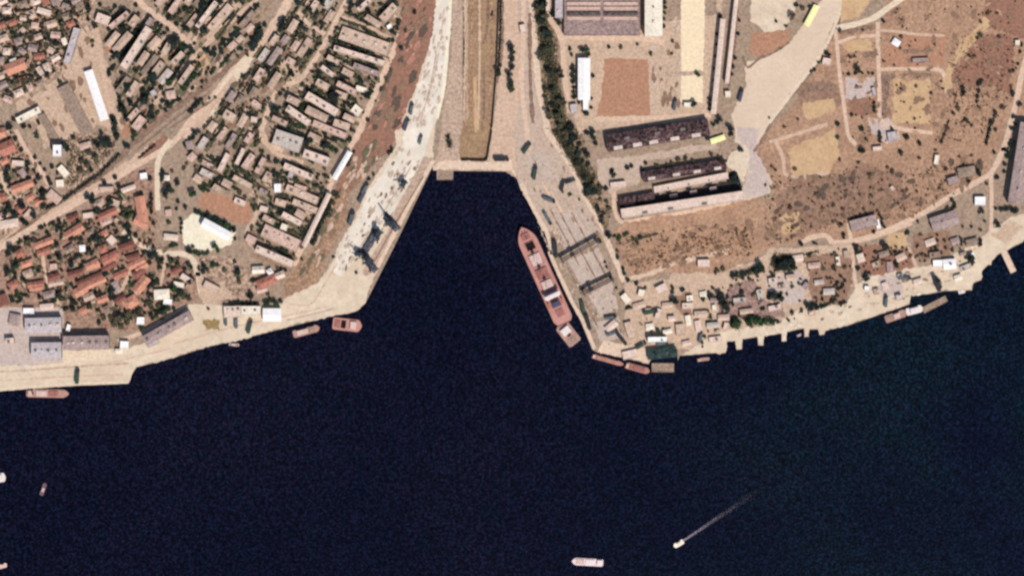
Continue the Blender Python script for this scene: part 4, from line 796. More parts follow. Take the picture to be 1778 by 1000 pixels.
# ================================================================== PORT THINGS
M_STEEL = mat('crane_steel', (52, 62, 72), 0.15, 1.5, 8, rough=.6)
M_STEELG = mat('gantry_steel', (72, 66, 68), 0.15, 1.5, 8, rough=.6)
M_GREENP = mat('green_paint', (52, 74, 62), 0.15, 1.5, 8, rough=.6)
M_DARKP = mat('dark_paint', (44, 46, 50), 0.2, 1.5, 8, rough=.6)
M_HULLR = mat('rust_hull', (150, 90, 82), 0.2, 1.6, 10)
M_DECKR = mat('pink_deck', (204, 150, 138), 0.09, 2.8, 14, 1.1, .8, tint=(172, 122, 112), mid=.9)
M_DECKD = mat('dark_red_deck', (160, 106, 98), 0.12, 2.2, 10)
M_HATCH = mat('hatch_paint', (212, 182, 174), 0.1, 2.2, 12)
M_HOLD = mat('open_hold', (24, 18, 20), 0.3, 2.0, 8)
M_WHITEP = mat('white_paint', (232, 218, 212), 0.05, 1.6, 8, rough=.5)
M_BLUEP = mat('blue_grey_paint', (78, 76, 100), 0.12, 1.6, 8, rough=.5)
M_GLASS = mat('bridge_glass', (30, 36, 44), 0.1, 1.5, 8, rough=.1, spec=.5)
M_GREYH = mat('grey_hull', (150, 128, 120), 0.15, 1.6, 10)
M_PINKD = mat('rosy_deck', (192, 152, 138), 0.12, 2.6, 10, tint=(164, 124, 112), mid=.9)
M_TIMB = mat('timber_deck', (158, 134, 116), 0.16, 2.0, 10)
M_BLACK = mat('tyre_rubber', (26, 25, 25), 0.1, 1, 5)
M_CABIN = mat('cabin_paint', (214, 184, 170), .08, 2, 8)
M_BARGE = mat('rusty_barge', (186, 138, 122), 0.1, 2.6, 10, tint=(166, 120, 106), mid=.9)

def axis(t, v):
    x1, y1, x2, y2, wd = nums(v)
    a = Vector(P(t, (x1, y1))[0]); b = Vector(P(t, (x2, y2))[0])
    return a, b, (b - a).length, wlen(t, wd), math.atan2((b - a).y, (b - a).x)

def hull(L, W, z0, z1, bow=0.16, stern=0.06, flare=.82, n=6):
    """hull with a pointed bow towards +x and a rounded stern"""
    out = []
    for i in range(n + 1):
        s = i / n; out.append((-L / 2 + L * stern * s, W / 2 * (0.72 + 0.28 * math.sin(s * math.pi / 2))))
    for i in range(n + 1):
        s = i / n; out.append((L / 2 - L * bow * (1 - s), W / 2 * max(0.03, math.cos(s * math.pi / 2) ** 0.75)))
    ring = out + [(x, -y) for x, y in reversed(out)]
    m = MB(); k = len(ring)
    m.v = [(x * .985, y * flare, z0) for x, y in ring] + [(x, y, z1) for x, y in ring]
    for i in range(k):
        j = (i + 1) % k; m.f.append((i, j, k + j, k + i))
    m.f.append(tuple(range(k - 1, -1, -1)))
    return m, ring

def vessel(name, t, v, label, cat, z1=1.0, hullm=None, deckm=None, cabin=(-.3, .3, .6, 2.6), extra=None, group=None, cabm=None):
    """v = stern point, bow point, beam"""
    a, b, L, W, rz = axis(t, v); c = (a + b) / 2
    root = empty(name, (c.x, c.y, ZW), rz); tag(root, label, cat, group)
    m, ring = hull(L, W, -0.6, z1); m.build('hull', hullm or M_GREYH, root)
    q = MB(); q.v = [(x * .97, y * .95, z1 - .25) for x, y in ring]; q.f = [tuple(range(len(ring)))]
    dk = q.build('deck', deckm or M_PINKD, root)
    if cabin:
        x0, x1, yw, hh = cabin
        q = MB(); q.box(x0 * L, -yw * W / 2, z1 - .25, x1 * L, yw * W / 2, z1 + hh); cb = q.build('cabin', cabm or (M_CABIN if hullm in (M_HULLR, M_GREYH) and name != 'tugboat' else M_WHITEP), root)
        q = MB(); q.box(x1 * L + .003, -yw * W / 2 * .9, z1 + hh * .55, x1 * L + .08, yw * W / 2 * .9, z1 + hh * .85); q.build('window', M_GLASS, cb)
    if extra:
        for nm, mm, x0, y0, x1, y1, za, zb in extra:
            q = MB(); q.box(x0 * L, y0 * W, z1 + za, x1 * L, y1 * W, z1 + zb); q.build(nm, mm, root)
    return root, L, W

# the moored cargo ship
a, b, L, W, rz = axis('S', '981 562 905 394 35')
c = (a + b) / 2
ship = empty('cargo_ship', (c.x, c.y, ZW), rz); tag(ship, 'long pink decked cargo ship moored along the east quay', 'cargo ship')
m, ring = hull(L, W, -1, 6.2, .17, .05); m.build('hull', M_HULLR, ship)
q = MB(); q.v = [(x * .985, y * .96, 5.6) for x, y in ring]; q.f = [tuple(range(len(ring)))]; q.build('deck', M_DECKR, ship)
def sb(name, m, x0, y0, x1, y1, z0, z1, par=None):
    q = MB(); q.box(x0 * L, y0 * W, z0, x1 * L, y1 * W, z1); return q.build(name, m, par or ship)
sb('forecastle', M_DECKD, .37, -.2, .43, .22, 5.6, 7.4)
for yy in (-.12, .12): 
    q = MB(); q.tube((.45 * L, yy * W * .6, 5.6), (.45 * L, yy * W * .6, 6.8), .7); q.build('winch', M_STEELG, ship)
def hatch(x0, x1, y0, y1, m, openh=False):
    cm = MB(); z = 7.0; X0, X1, Y0, Y1 = x0 * L, x1 * L, y0 * W, y1 * W; t = .5
    cm.box(X0, Y0, 5.6, X1, Y0 + t, z); cm.box(X0, Y1 - t, 5.6, X1, Y1, z); cm.box(X0, Y0 + t + .003, 5.6, X0 + t, Y1 - t - .003, z); cm.box(X1 - t, Y0 + t + .003, 5.6, X1, Y1 - t - .003, z)
    co_ = cm.build('hatch_coaming', M_DECKD, ship)
    sb('hatch_cover', m, x0 + .006, y0 + .03, x1 - .006, y1 - .03, 5.7, 6.0 if openh else 7.4, co_)
hatch(.26, .34, -.26, .22, M_HOLD, True)
hatch(.10, .22, -.30, .30, M_HATCH)
hatch(-.03, .07, -.30, .30, M_DECKD)
hatch(-.14, -.05, -.30, .30, M_HATCH)
for x in (.235, .085, -.04):
    q = MB(); q.tube((x * L, 0, 5.6), (x * L, 0, 15), .8, 8, .5); q.tube((x * L, 0, 13), (x * L - 9, 2.5, 16), .3, 6); q.box(x * L - 1.5, -1.6, 8, x * L + 1.5, 1.6, 10); q.build('deck_crane', M_STEELG, ship)
bh = sb('superstructure', M_WHITEP, -.235, -.34, -.18, .36, 5.6, 15)
sb('bridge', M_WHITEP, -.225, -.42, -.195, .42, 15.003, 17.6, bh)
sb('window', M_GLASS, -.1895, -.42, -.1885, .42, 16, 17, bh)
sb('funnel', M_BLUEP, -.315, -.16, -.275, .16, 5.6, 17); sb('engine_casing', M_BLUEP, -.325, -.24, -.262, .24, 5.59, 9)
sb('hatch_cover', M_DECKD, -.42, -.2, -.35, .2, 5.6, 6.6)
for s in (-1, 1):
    q = MB(); q.tube((-.29 * L - 3, s * W * .36, 9), (-.29 * L + 3, s * W * .36, 9), 1.1); q.bar((-.29 * L, s * W * .36, 5.6), (-.29 * L, s * W * .36, 8.4), .5); q.build('lifeboat', mat('lifeboat_orange', (210, 120, 80), .1, 2, 8), ship)
q = MB(); q.tube((.36 * L, 0, 5.6), (.36 * L, 0, 16), .4); q.build('mast', M_WHITEP, ship)

vessel('tugboat', 'S', '1000 597 972 561 26', 'white cabined tug lying astern of the pink cargo ship', 'tug', 1.8, M_GREYH, M_PINKD, (-.02, .26, .62, 3.6), [('funnel', M_DARKP, -.12, -.12, -.04, .12, -.2, 4.5), ('towing_deck', M_TIMB, -.42, -.3, -.2, .3, -.24, .1)])
vessel('coaster', 'T3', '140 882 378 886 46', 'pink coaster moored at the lower left quay', 'coaster', 2.2, M_HULLR, M_PINKD, (-.44, -.34, .6, 3.6), [('hatch_cover', M_HATCH, -.26, -.32, -.02, .32, -.24, .8), ('hatch_cover', M_DECKD, .02, -.32, .24, .32, -.24, .8), ('funnel', M_STEELG, -.34, -.14, -.31, .14, 4.6, 7)])
vessel('river_boat', 'c2', '905 700 1112 645 58', 'rosy river boat below the left corner of the basin', 'boat', 1.8, M_HULLR, M_PINKD, (-.34, .06, .6, 2.6), [('awning', M_TIMB, .1, -.36, .3, .36, 1.2, 1.4)])
vessel('river_boat', 'S', '577 561 629 567 22', 'reddish boat at the left corner of the basin', 'boat', 2.0, M_HULLR, M_DECKR, (.1, .3, .6, 2.8), [('hatch_cover', M_HOLD, -.2, -.3, -.05, .3, -.24, .5), ('hatch_cover', M_DECKD, -.42, -.3, -.24, .3, -.24, .5)])
vessel('motor_boat', 'c2', '420 770 505 780 26', 'grey motor boat hugging the cream quay', 'boat', 1.0, M_GREYH, mat('grey_deck', (170, 150, 144), .1, 2, 8), (-.2, .1, .6, 1.6))
vessel('barge', 'R3', '598 848 800 905 30', 'long rusty barge along the tip of the east quay', 'barge', 1.2, M_HULLR, M_BARGE, (-.46, -.4, .6, 2), [('hatch_cover', M_BARGE, -.34, -.36, .3, .36, -.24, .6)])
vessel('barge', 'R3', '805 905 960 948 42', 'short rusty barge before the dark teal boathouse', 'barge', 1.2, M_HULLR, M_BARGE, (-.45, -.36, .6, 2), [('hatch_cover', M_DECKD, -.3, -.36, .3, .36, -.24, .6)])
vessel('barge', 'R3', '1252 876 1332 866 22', 'small pink barge alone off the shore', 'barge', 1.0, M_GREYH, M_PINKD, (-.42, -.26, .6, 1.6))
vessel('work_boat', 'R6', '1036 540 1155 498 42', 'grey pink work boat under the cream shore', 'boat', 1.4, M_GREYH, M_PINKD, (-.1, .16, .6, 2.4), [('hatch_cover', M_TIMB, -.4, -.3, -.16, .3, -.24, .4)])
vessel('work_boat', 'R6', '1148 500 1240 476 40', 'bright white boat between a work boat and a timber pontoon', 'boat', 1.6, M_WHITEP, M_WHITEP, (-.25, .25, .66, 2.8))
vessel('motor_boat', 'R6', '1428 392 1466 382 24', 'small white boat moored under the right shore', 'boat', 1.0, M_WHITEP, M_WHITEP, (-.2, .2, .6, 1.6))
vessel('motor_boat', 'c5', '885 712 922 696 22', 'little mauve boat between two finger piers', 'boat', .8, M_GREYH, mat('mauve_deck', (150, 132, 140), .1, 2, 8), (-.2, .2, .6, 1.2))
vessel('river_barge', 'S', '1048 977 992 974 13', 'slim white river barge alone at the bottom', 'barge', 1.4, M_WHITEP, mat('pale_hatches', (236, 212, 212), .1, 2, 10), (-.46, -.3, .7, 2.6), [('hatch_cover', M_WHITEP, -.22, -.34, .06, .34, -.24, .7), ('hatch_cover', M_HATCH, .1, -.34, .34, .34, -.24, .7)])
vessel('motor_boat', 'S', '1187 939 1170 949 8.5', 'cream motor boat trailing a pale wake', 'boat', 1.2, M_WHITEP, mat('cream_deck', (250, 240, 214), .05, 2, 10), (-.25, .15, .6, 1.6))
vessel('motor_boat', 'S', '-14 831 10 828 16', 'white boat cut by the left edge of the river', 'boat', 1.4, M_WHITEP, M_WHITEP, (-.25, .2, .6, 2.2))
vessel('motor_boat', 'S', '-2 984 12 980 8', 'tiny pinkish boat in the bottom left corner', 'boat', 1.0, M_GREYH, mat('peach_deck', (226, 190, 180), .1, 2, 10), (-.2, .2, .6, 1.4))
vessel('motor_boat', 'S', '71 860 79 838 7', 'dim mauve boat alone in the lower left river', 'boat', .8, M_GREYH, mat('dim_deck', (120, 92, 100), .12, 2, 10), (-.2, .1, .6, 1.0))
# wake of the motor boat
wk = MB(); r2 = random.Random(3); bx, by = world(1186, 939); dx, dy = Vector((126, 84)).normalized()
for i in range(2600):
    s = r2.random() ** 3.4; d = s * 104
    if i % 5 == 0: wdt = r2.choice((-1, 1)) * (.3 + d * .035) + r2.gauss(0, .25); 
    else: wdt = r2.gauss(0, .45 + 1.1 * s)
    x = bx + dx * d - dy * wdt; y = by + dy * d + dx * wdt; z = ZW + .05 + .00005 * i; rr = r2.uniform(.1, .34) * (1.15 - .8 * s)
    t0 = r2.random() * 6
    wk.quad(*[(x + rr * math.cos(t0 + k * 1.26), y + rr * math.sin(t0 + k * 1.26), z) for k in range(5)])
tag(wk.build('foam', mat('wake_foam', (136, 124, 132), .15, 2, 10)), 'pale foam trailing behind the cream motor boat', kind='stuff')

# floats, piers
def platform(name, t, v, z, m, label, cat, legs=True):
    a, b, L, W, rz = axis(t, v); c = (a + b) / 2
    root = empty(name, (c.x, c.y, ZW), rz); tag(root, label, cat)
    q = MB(); q.box(-L / 2, -W / 2, z - .8, L / 2, W / 2, z); q.build('deck', m, root)
    q = MB(); q.box(-L / 2, -W / 2, z + .003, L / 2, -W / 2 + .4, z + .35); q.box(-L / 2, W / 2 - .4, z + .003, L / 2, W / 2, z + .35); q.build('kerb', M_TIMB, root)
    n = max(2, int(L / 9))
    for i in range(n):
        for s in (-1, 1):
            q = MB(); x = -L / 2 + (i + .5) * L / n; q.tube((x, s * (W / 2 - .5), -1.5), (x, s * (W / 2 - .5), z - .803), .35); q.build('pile', M_DARKP, root)
    for i in range(2):
        q = MB(); x = (-.3 + .6 * i) * L; q.tube((x, W / 2 - .9, z), (x, W / 2 - .9, z + .8), .35); q.build('bollard', M_DARKP, root)
platform('pontoon', 'b3', '688 360 812 358 88', 1.6, M_TIMB, 'grey brown landing stage at the head of the basin', 'pontoon')
platform('pontoon', 'R6', '1238 490 1365 425 34', .9, M_TIMB, 'long timber pontoon moored off the right shore', 'pontoon')
platform('pier', 'R6', '1668 170 1722 285 36', 2.3, M_EDGE, 'pale concrete pier slanting off the right shore', 'pier')
platform('landing_stage', 'R3', '970 922 1108 922 56', 1.5, M_TIMB, 'brown landing stage below the dark teal boathouse', 'landing stage')

# portal cranes on the west quay
def portal_crane(x, y, rz, jib, label, jz=0.0, m=None, s=1.0):
    m = m or M_STEEL; s *= .85
    wx, wy = world(*src('T5', x, y)); root = empty('portal_crane', (wx, wy, 0), rz); tag(root, label, 'crane', 'portal cranes on the west quay')
    root.scale = (s, s, s)
    for sx in (-1, 1):
        for sy in (-1, 1):
            q = MB(); q.bar((sx * 5, sy * 4.5, 0), (sx * 3, sy * 3, 11), 1.3); q.box(sx * 5 - 1.4, sy * 4.5 - .8, 0, sx * 5 + 1.4, sy * 4.5 + .8, 1.2); q.build('leg', m, root)
    q = MB(); q.box(-4.5, -4.2, 11.003, 4.5, 4.2, 13); q.build('portal_frame', m, root)
    e = MB(); e.box(-4.5, -2.6, 13.3, 3.5, 2.6, 17.5); h = e.build('machinery_house', m, root); h.rotation_euler = (0, 0, jz)
    q = MB(); q.box(3.503, 1.2, 14, 5.6, 2.9, 16.4); q.build('cab', M_BLUEP, h)
    q = MB(); q.box(-8, -2.2, 13.6, -4.503, 2.2, 16.4); q.build('counterweight', M_DARKP, h)
    q = MB()
    for yy in (-1.3, 1.3): q.bar((3, yy, 15), (jib, yy * .4, 27), .8)
    q.bar((3.2, 0, 18.6), (jib, 0, 28), .5)
    n = 7
    for i in range(n):
        f = (i + .5) / n; g = 3 + (jib - 3) * f; z = 15 + 12 * f; yy = 1.3 - .78 * f
        q.bar((g, -yy, z), (g + (jib - 3) / n * .6, yy, z + 1), .4)
    q.build('jib', m, h)
    q = MB(); q.bar((-3, 0, 17.5), (0, 0, 25), .8); q.bar((0, 0, 25), (jib * .7, 0, 23.6), .25); q.build('tower', m, h)
    return root
qa = math.atan2(1.8, 1.05)
portal_crane(1345, 650, qa, 14, 'upper portal crane, jib swung across the white quay', 1.2)
portal_crane(1255, 720, qa, 12, 'middle portal crane beside dark stockpiles', -2.6)
portal_crane(1190, 905, qa, 14, 'lowest portal crane on the west quay, jib towards the water', -2.3)
portal_crane(1130, 850, qa, 12, 'small portal crane at the back of the west quay', 1.9, s=.75)
portal_crane(1425, 385, qa, 13, 'portal crane alone on the upper west quay', 3.0, s=.8)

def gantry(x1, y1, x2, y2, label):
    a = Vector(P('R3', (x1, y1))[0]); b = Vector(P('R3', (x2, y2))[0]); L = (b - a).length; c = (a + b) / 2
    root = empty('gantry_crane', (c.x, c.y, 0), math.atan2((b - a).y, (b - a).x)); tag(root, label, 'crane', 'gantry cranes spanning the east quay')
    for s in (-1, 1):
        for sy in (-1, 1):
            q = MB(); q.bar((s * (L / 2 - 2), sy * 3, .8), (s * (L / 2 - 2), sy * .9, 8), .9); q.box(s * (L / 2 - 2) - .7, sy * 3 - 1.2, 0, s * (L / 2 - 2) + .7, sy * 3 + 1.2, .8); q.build('leg', M_STEELG, root)
        q = MB(); q.bar((s * (L / 2 - 2), -2.4, 3), (s * (L / 2 - 2), 2.4, 3), .6); q.build('sill_beam', M_STEELG, root)
    for sy in (-1, 1):
        q = MB(); q.box(-L / 2, sy * 1.2 - .7, 8.003, L / 2, sy * 1.2 + .7, 10); q.build('girder', M_STEELG, root)
    q = MB(); q.box(-L * .2 - 2.4, -2.3, 10.003, -L * .2 + 2.4, 2.3, 11.6); tr = q.build('trolley', M_DARKP, root)
    q = MB(); q.box(L / 2 - 5, 2.0, 5, L / 2 - 3, 4.0, 7.5); q.build('cab', M_GREENP, root)
    q = MB(); q.box(-.15 - L * .2, -.15, 4, .15 - L * .2, .15, 10); q.box(-L * .2 - .8, -.8, 3, -L * .2 + .8, .8, 3.997); q.build('hook_block', M_DARKP, tr)
gantry(405, 262, 640, 128, 'upper gantry crane spanning the east quay beside the ship')
gantry(535, 462, 735, 368, 'lower gantry crane spanning the east quay near the ship stern')

# vehicles and boxes on the quays
def lorry(t, x, y, ang, label, L=11, bm=None, cat='lorry', name='lorry', s=1.0):
    wx, wy = world(*src(t, x, y)); root = empty(name, (wx, wy, 0.9), math.radians(ang)); tag(root, label, cat)
    root.scale = (s, s, s)
    q = MB(); q.box(-L / 2, -1.3, 1.1, L / 2 - 2.8, 1.3, 3.9); q.build('cargo_body', bm or M_GREENP, root)
    q = MB(); q.box(L / 2 - 2.4, -1.2, .7, L / 2, 1.2, 3.1); cbm = q.build('cab', M_DARKP, root)
    q = MB(); q.box(L / 2 + .003, -1.05, 1.9, L / 2 + .05, 1.05, 2.8); q.build('windscreen', M_GLASS, cbm)
    for xx in (-L / 2 + 1.5, -L / 2 + 3, L / 2 - 1.4):
        for s_ in (-1, 1):
            q = MB(); q.tube((xx, s_ * .95, .55), (xx, s_ * 1.3, .55), .55, 10); q.build('wheel', M_BLACK, root)
M_TARP = mat('grey_tarpaulin', (92, 100, 104), .15, 2, 8)
for t, x, y, an, s, bmx, lb in (
  ('c1', 482, 762, 85, 1.5, M_GREENP, 'green lorry alone on the lower left quay'), ('c2', 402, 592, 90, 1.1, M_TARP, 'grey lorry before the pale flat warehouse, left'), ('c2', 480, 605, 90, 1.3, M_TARP, 'grey lorry before the pale flat warehouse, right'),
  ('c2', 582, 640, 75, 1.4, M_GREENP, 'green lorry below the cream warehouse'), ('T4', 1480, 730, 80, 1.2, M_TARP, 'dark lorry at the back of the upper west quay'), ('T4', 1445, 835, 70, 1.3, M_BLUEP, 'blue lorry at the back of the upper west quay'),
  ('T4', 1540, 935, 75, 1.0, M_TARP, 'grey lorry in the middle of the upper west quay'), ('T5', 1080, 612, 75, 1.5, M_TARP, 'dark lorry at the back edge of the white quay'), ('T5', 1150, 470, 62, 1.3, M_BLUEP, 'blue lorry at the back edge of the white quay'),
  ('T5', 1170, 415, 62, 1.2, M_TARP, 'grey lorry behind the upper white quay'), ('R2', 210, 300, 55, 1.3, M_GREENP, 'green lorry near the head of the east quay'), ('R2', 265, 465, 80, 1.4, M_GREENP, 'green lorry on the upper east quay'),
  ('R2', 450, 548, 75, 1.2, M_DARKP, 'dark lorry by the back road of the east quay'), ('R2', 500, 520, 20, 1.1, M_DARKP, 'dark lorry crossing the back road of the east quay'), ('R2', 360, 645, -20, 1.3, M_TARP, 'grey lorry opposite the bow of the ship'),
  ('R2', 350, 770, -60, 1.4, M_TARP, 'grey lorry beside the ship bow'), ('R3', 372, 190, -85, 1.7, M_DARKP, 'black lorry close to the upper gantry crane'), ('R3', 545, 558, -80, 1.5, M_GREENP, 'dark green lorry below the lower gantry crane'),
  ('R3', 575, 640, -75, 1.6, M_DARKP, 'black lorry beside the tug'), ('R3', 785, 748, -50, 1.4, M_DARKP, 'black lorry on the quay point'), ('R3', 715, 612, 10, 1.2, M_TARP, 'grey lorry in the middle of the quay point'),
  ('R3', 725, 708, 20, 1.3, M_TARP, 'grey lorry left of the black lorry on the point'), ('R3', 962, 578, 10, 1.5, M_GREENP, 'green lorry on the tan yard of the point'), ('R3', 905, 785, 30, 1.2, M_GREENP, 'green lorry left of the boathouse'),
  ('R3', 1035, 772, 10, 1.2, M_TARP, 'grey lorry under the dazzling white roof'), ('b3', 1178, 250, 0, 1.5, M_DARKP, 'dark lorry right of the basin head'), ('R6', 1310, 345, -70, 1.7, M_DARKP, 'black lorry on the right shore'),
  ('R6', 1140, 318, 0, 1.3, M_TARP, 'grey lorry on the cream shore yard'), ('R6', 1040, 440, 85, 1.2, M_TARP, 'grey lorry near the water of the right shore'), ('R6', 50, 630, 80, 1.2, M_TARP, 'grey lorry at the left of the shore yards'),
  ('R1', 1640, 640, 75, 1.3, M_BLUEP, 'blue tank wagon beside the cream hut'), ('b5', 88, 575, 0, 1.2, M_TARP, 'grey lorry on the longest pale hall forecourt'), ('R1', 1200, 700, 80, 1.2, M_TARP, 'grey lorry left of the yellow strip end')):
    lorry(t, x, y, an, lb, 11, bmx, s=s)

# stockpiles by the cranes
M_PILE = mat('dark_stockpile', (84, 84, 92), .3, 2.6, 10, mid=.6)
def heap(t, v, h, label):
    a, b, L, W, rz = axis(t, v); c = (a + b) / 2; o = empty('stockpile', (c.x, c.y, .8), rz)
    D.objects.remove(o); q = MB(); nx, ny = 16, 8; rr = random.Random(int(c.x * 7))
    for i in range(nx + 1):
        for j in range(ny + 1):
            u = i / nx * 2 - 1; v2 = j / ny * 2 - 1; e = max(0, 1 - max(abs(u) ** 2, abs(v2) ** 1.6))
            q.v.append((u * L / 2 * (1 + rr.uniform(-.06, .06)), v2 * W / 2 * (1 + rr.uniform(-.1, .1)), -.6 + h * min(1, e * 1.5) * rr.uniform(.75, 1.1)))
    for i in range(nx):
        for j in range(ny):
            k = i * (ny + 1) + j; q.f.append((k, k + ny + 1, k + ny + 2, k + 1))
    o = q.build('stockpile', M_PILE); o.location = (c.x, c.y, .8); o.rotation_euler = (0, 0, rz); tag(o, label, 'stockpile', 'dark stockpiles by the portal cranes')
heap('T5', '1165 830 1250 690 58', 4, 'dark grey stockpile strip between the middle and lowest cranes')
heap('T5', '1165 830 1190 900 40', 3.5, 'short dark stockpile behind the lowest crane')
heap('T5', '1185 900 1245 965 46', 3.5, 'dark stockpile running towards the water')
heap('T5', '1100 860 1165 820 26', 3, 'thin dark stockpile at the back of the cranes')
heap('T5', '1300 595 1390 690 52', 4, 'dark stockpile crossing under the upper crane')

# conveyor galleries
def gallery(t, v, h, label, m):
    a, b, L, W, rz = axis(t, v); c = (a + b) / 2; root = empty('conveyor_gallery', (c.x, c.y, 0), rz); tag(root, label, 'conveyor')
    q = MB(); q.box(-L / 2, -W / 2, h, L / 2, W / 2, h + 2.6); q.build('gallery', M_PALEV, root)
    q = MB(); e = W / 2 + .3
    for s in (-1, 1): q.quad((-L / 2 - .3, s * e, h + 2.603), (L / 2 + .3, s * e, h + 2.603), (L / 2 + .3, 0, h + 2.95), (-L / 2 - .3, 0, h + 2.95))
    q.build('roof', m, root)
    n = int(L / 16)
    for i in range(n + 1):
        q = MB(); x = -L / 2 + 1.2 + i * (L - 2.4) / n
        for s in (-1, 1): q.bar((x, s * W * .7, 0), (x, s * W * .35, h - .003), .5)
        q.build('trestle', M_STEELG, root)
gallery('R1', '1455 765 1518 135 32', 8, 'long pink conveyor gallery on trestles beside the yellow strip', ROOFS['pale'])
gallery('R1', '1545 560 1612 -40 24', 6, 'thinner pink conveyor gallery nearest the works road', ROOFS['pale'])

# added dark mounds standing in for triangular shadows between the pale halls
M_SHADOWM = mat('coal', (40, 40, 42), .25, 2.4, 9, mid=.5)  # shadow tone of the added mounds
for v, w, lb in (('1152 600 1152 545', 40, 'leftmost of four pointed dark mounds added as shadow peaks between the pale halls'), ('1290 575 1290 520', 40, 'second of four pointed dark mounds added as shadow peaks between the pale halls'), ('1425 548 1425 492', 40, 'third of four pointed dark mounds added as shadow peaks between the pale halls'), ('1590 535 1590 455', 66, 'largest of four pointed dark mounds added as shadow peaks, at the right end')):
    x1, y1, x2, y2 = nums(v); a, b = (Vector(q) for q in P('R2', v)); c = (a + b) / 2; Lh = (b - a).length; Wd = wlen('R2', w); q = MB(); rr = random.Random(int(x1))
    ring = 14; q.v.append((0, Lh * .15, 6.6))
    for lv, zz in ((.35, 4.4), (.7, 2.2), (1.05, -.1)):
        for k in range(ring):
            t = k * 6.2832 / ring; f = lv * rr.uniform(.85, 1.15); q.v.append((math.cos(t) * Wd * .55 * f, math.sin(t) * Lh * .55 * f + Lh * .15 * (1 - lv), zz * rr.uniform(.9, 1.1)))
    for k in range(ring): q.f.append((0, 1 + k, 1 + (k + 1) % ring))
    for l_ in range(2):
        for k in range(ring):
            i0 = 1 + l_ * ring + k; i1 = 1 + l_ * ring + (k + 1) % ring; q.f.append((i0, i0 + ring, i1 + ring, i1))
    o = q.build('shadow_mound', M_SHADOWM); o.location = (c.x, c.y, 0.1); tag(o, lb, 'coal heap', 'mounds added as shadow peaks between the pale halls')
# ================================================================== TREES, HEDGES, SCRUB
def leaf_mat(name, rgb, rgb2):
    return mat(name, rgb, .45, 1.3, 9, 1.0, .6, tint=rgb2, rand=.5, lit=True)
LM = {'d': leaf_mat('dark_leaves', (46, 58, 48), (36, 44, 44)), 'g': leaf_mat('green_leaves', (54, 80, 46), (46, 62, 40)), 'o': leaf_mat('olive_leaves', (96, 90, 68), (76, 76, 58)), 'b': leaf_mat('brown_leaves', (104, 84, 64), (84, 70, 54))}
M_BARK = mat('bark', (92, 74, 60), .2, .6, 4)
def crown_mesh(name, m, seed, n=230, flat=.8):
    r = random.Random(seed); q = MB(); lobes = []
    for i in range(7):
        a = r.random() * 6.28; d = r.uniform(.25, .62); lobes.append((d * math.cos(a), d * math.sin(a), r.uniform(-.25, .45), r.uniform(.36, .52)))
    lobes.append((0, 0, .15, .6))
    for i in range(n):
        lx, ly, lz, lr = r.choice(lobes)
        v = Vector((r.gauss(0, 1), r.gauss(0, 1), r.gauss(0, 1))).normalized() * lr * r.uniform(.55, 1.05)
        p = Vector((lx, ly, lz)) + v; p.z *= flat
        nrm = (v.normalized() + Vector((r.uniform(-.6, .6), r.uniform(-.6, .6), r.uniform(-.2, .9)))).normalized()
        u = nrm.orthogonal().normalized(); w = nrm.cross(u); s = r.uniform(.09, .19)
        k = r.choice((4, 5)); a0 = r.random() * 6
        q.quad(*[p + u * s * math.cos(a0 + j * 6.283 / k) * r.uniform(.7, 1.3) + w * s * math.sin(a0 + j * 6.283 / k) * r.uniform(.7, 1.3) for j in range(k)])
    me = D.meshes.new(name); me.from_pydata(q.v, [], q.f); me.materials.append(m); return me
CROWNS = {k: [crown_mesh('crown', m, 40 + i + ord(k), 300 if k != 'b' else 170) for i in range(5)] for k, m in LM.items()}
tq = MB(); tq.tube((0, 0, -.5), (0, 0, 1.0), .085, 7, .05)
for i in range(5):
    a = i * 1.26 + .3; tq.tube((0, 0, .62 + .06 * i), (.34 * math.cos(a), .34 * math.sin(a), 1.15 + .04 * i), .035, 5, .015)
TRUNK = tq.mesh('trunk', M_BARK)

TREES = []
def T(t, s, d=16, k='d', jit=True):
    """'x y [r]' separated by ';' ; d = usual crown radius on that sheet"""
    for it in s.split(';'):
        it = it.split()
        if not it: continue
        kk = k
        if it[-1] in LM: kk = it.pop()
        v = [float(q) for q in it]; x, y = v[0], v[1]; r = v[2] if len(v) > 2 else d * R.uniform(.82, 1.12)
        wx, wy = world(*src(t, x, y)); TREES.append((wlen(t, r), wx, wy, kk))
def scatter(poly, n, r0, r1, ks):
    xs = [p[0] for p in poly]; ys = [p[1] for p in poly]; c = 0; g = 0
    while c < n and g < n * 40:
        g += 1; x = R.uniform(min(xs), max(xs)); y = R.uniform(min(ys), max(ys))
        ins = False; j = len(poly) - 1
        for i in range(len(poly)):
            if (poly[i][1] > y) != (poly[j][1] > y) and x < (poly[j][0] - poly[i][0]) * (y - poly[i][1]) / (poly[j][1] - poly[i][1]) + poly[i][0]: ins = not ins
            j = i
        if ins: TREES.append((R.uniform(r0, r1), x, y, R.choice(ks))); c += 1

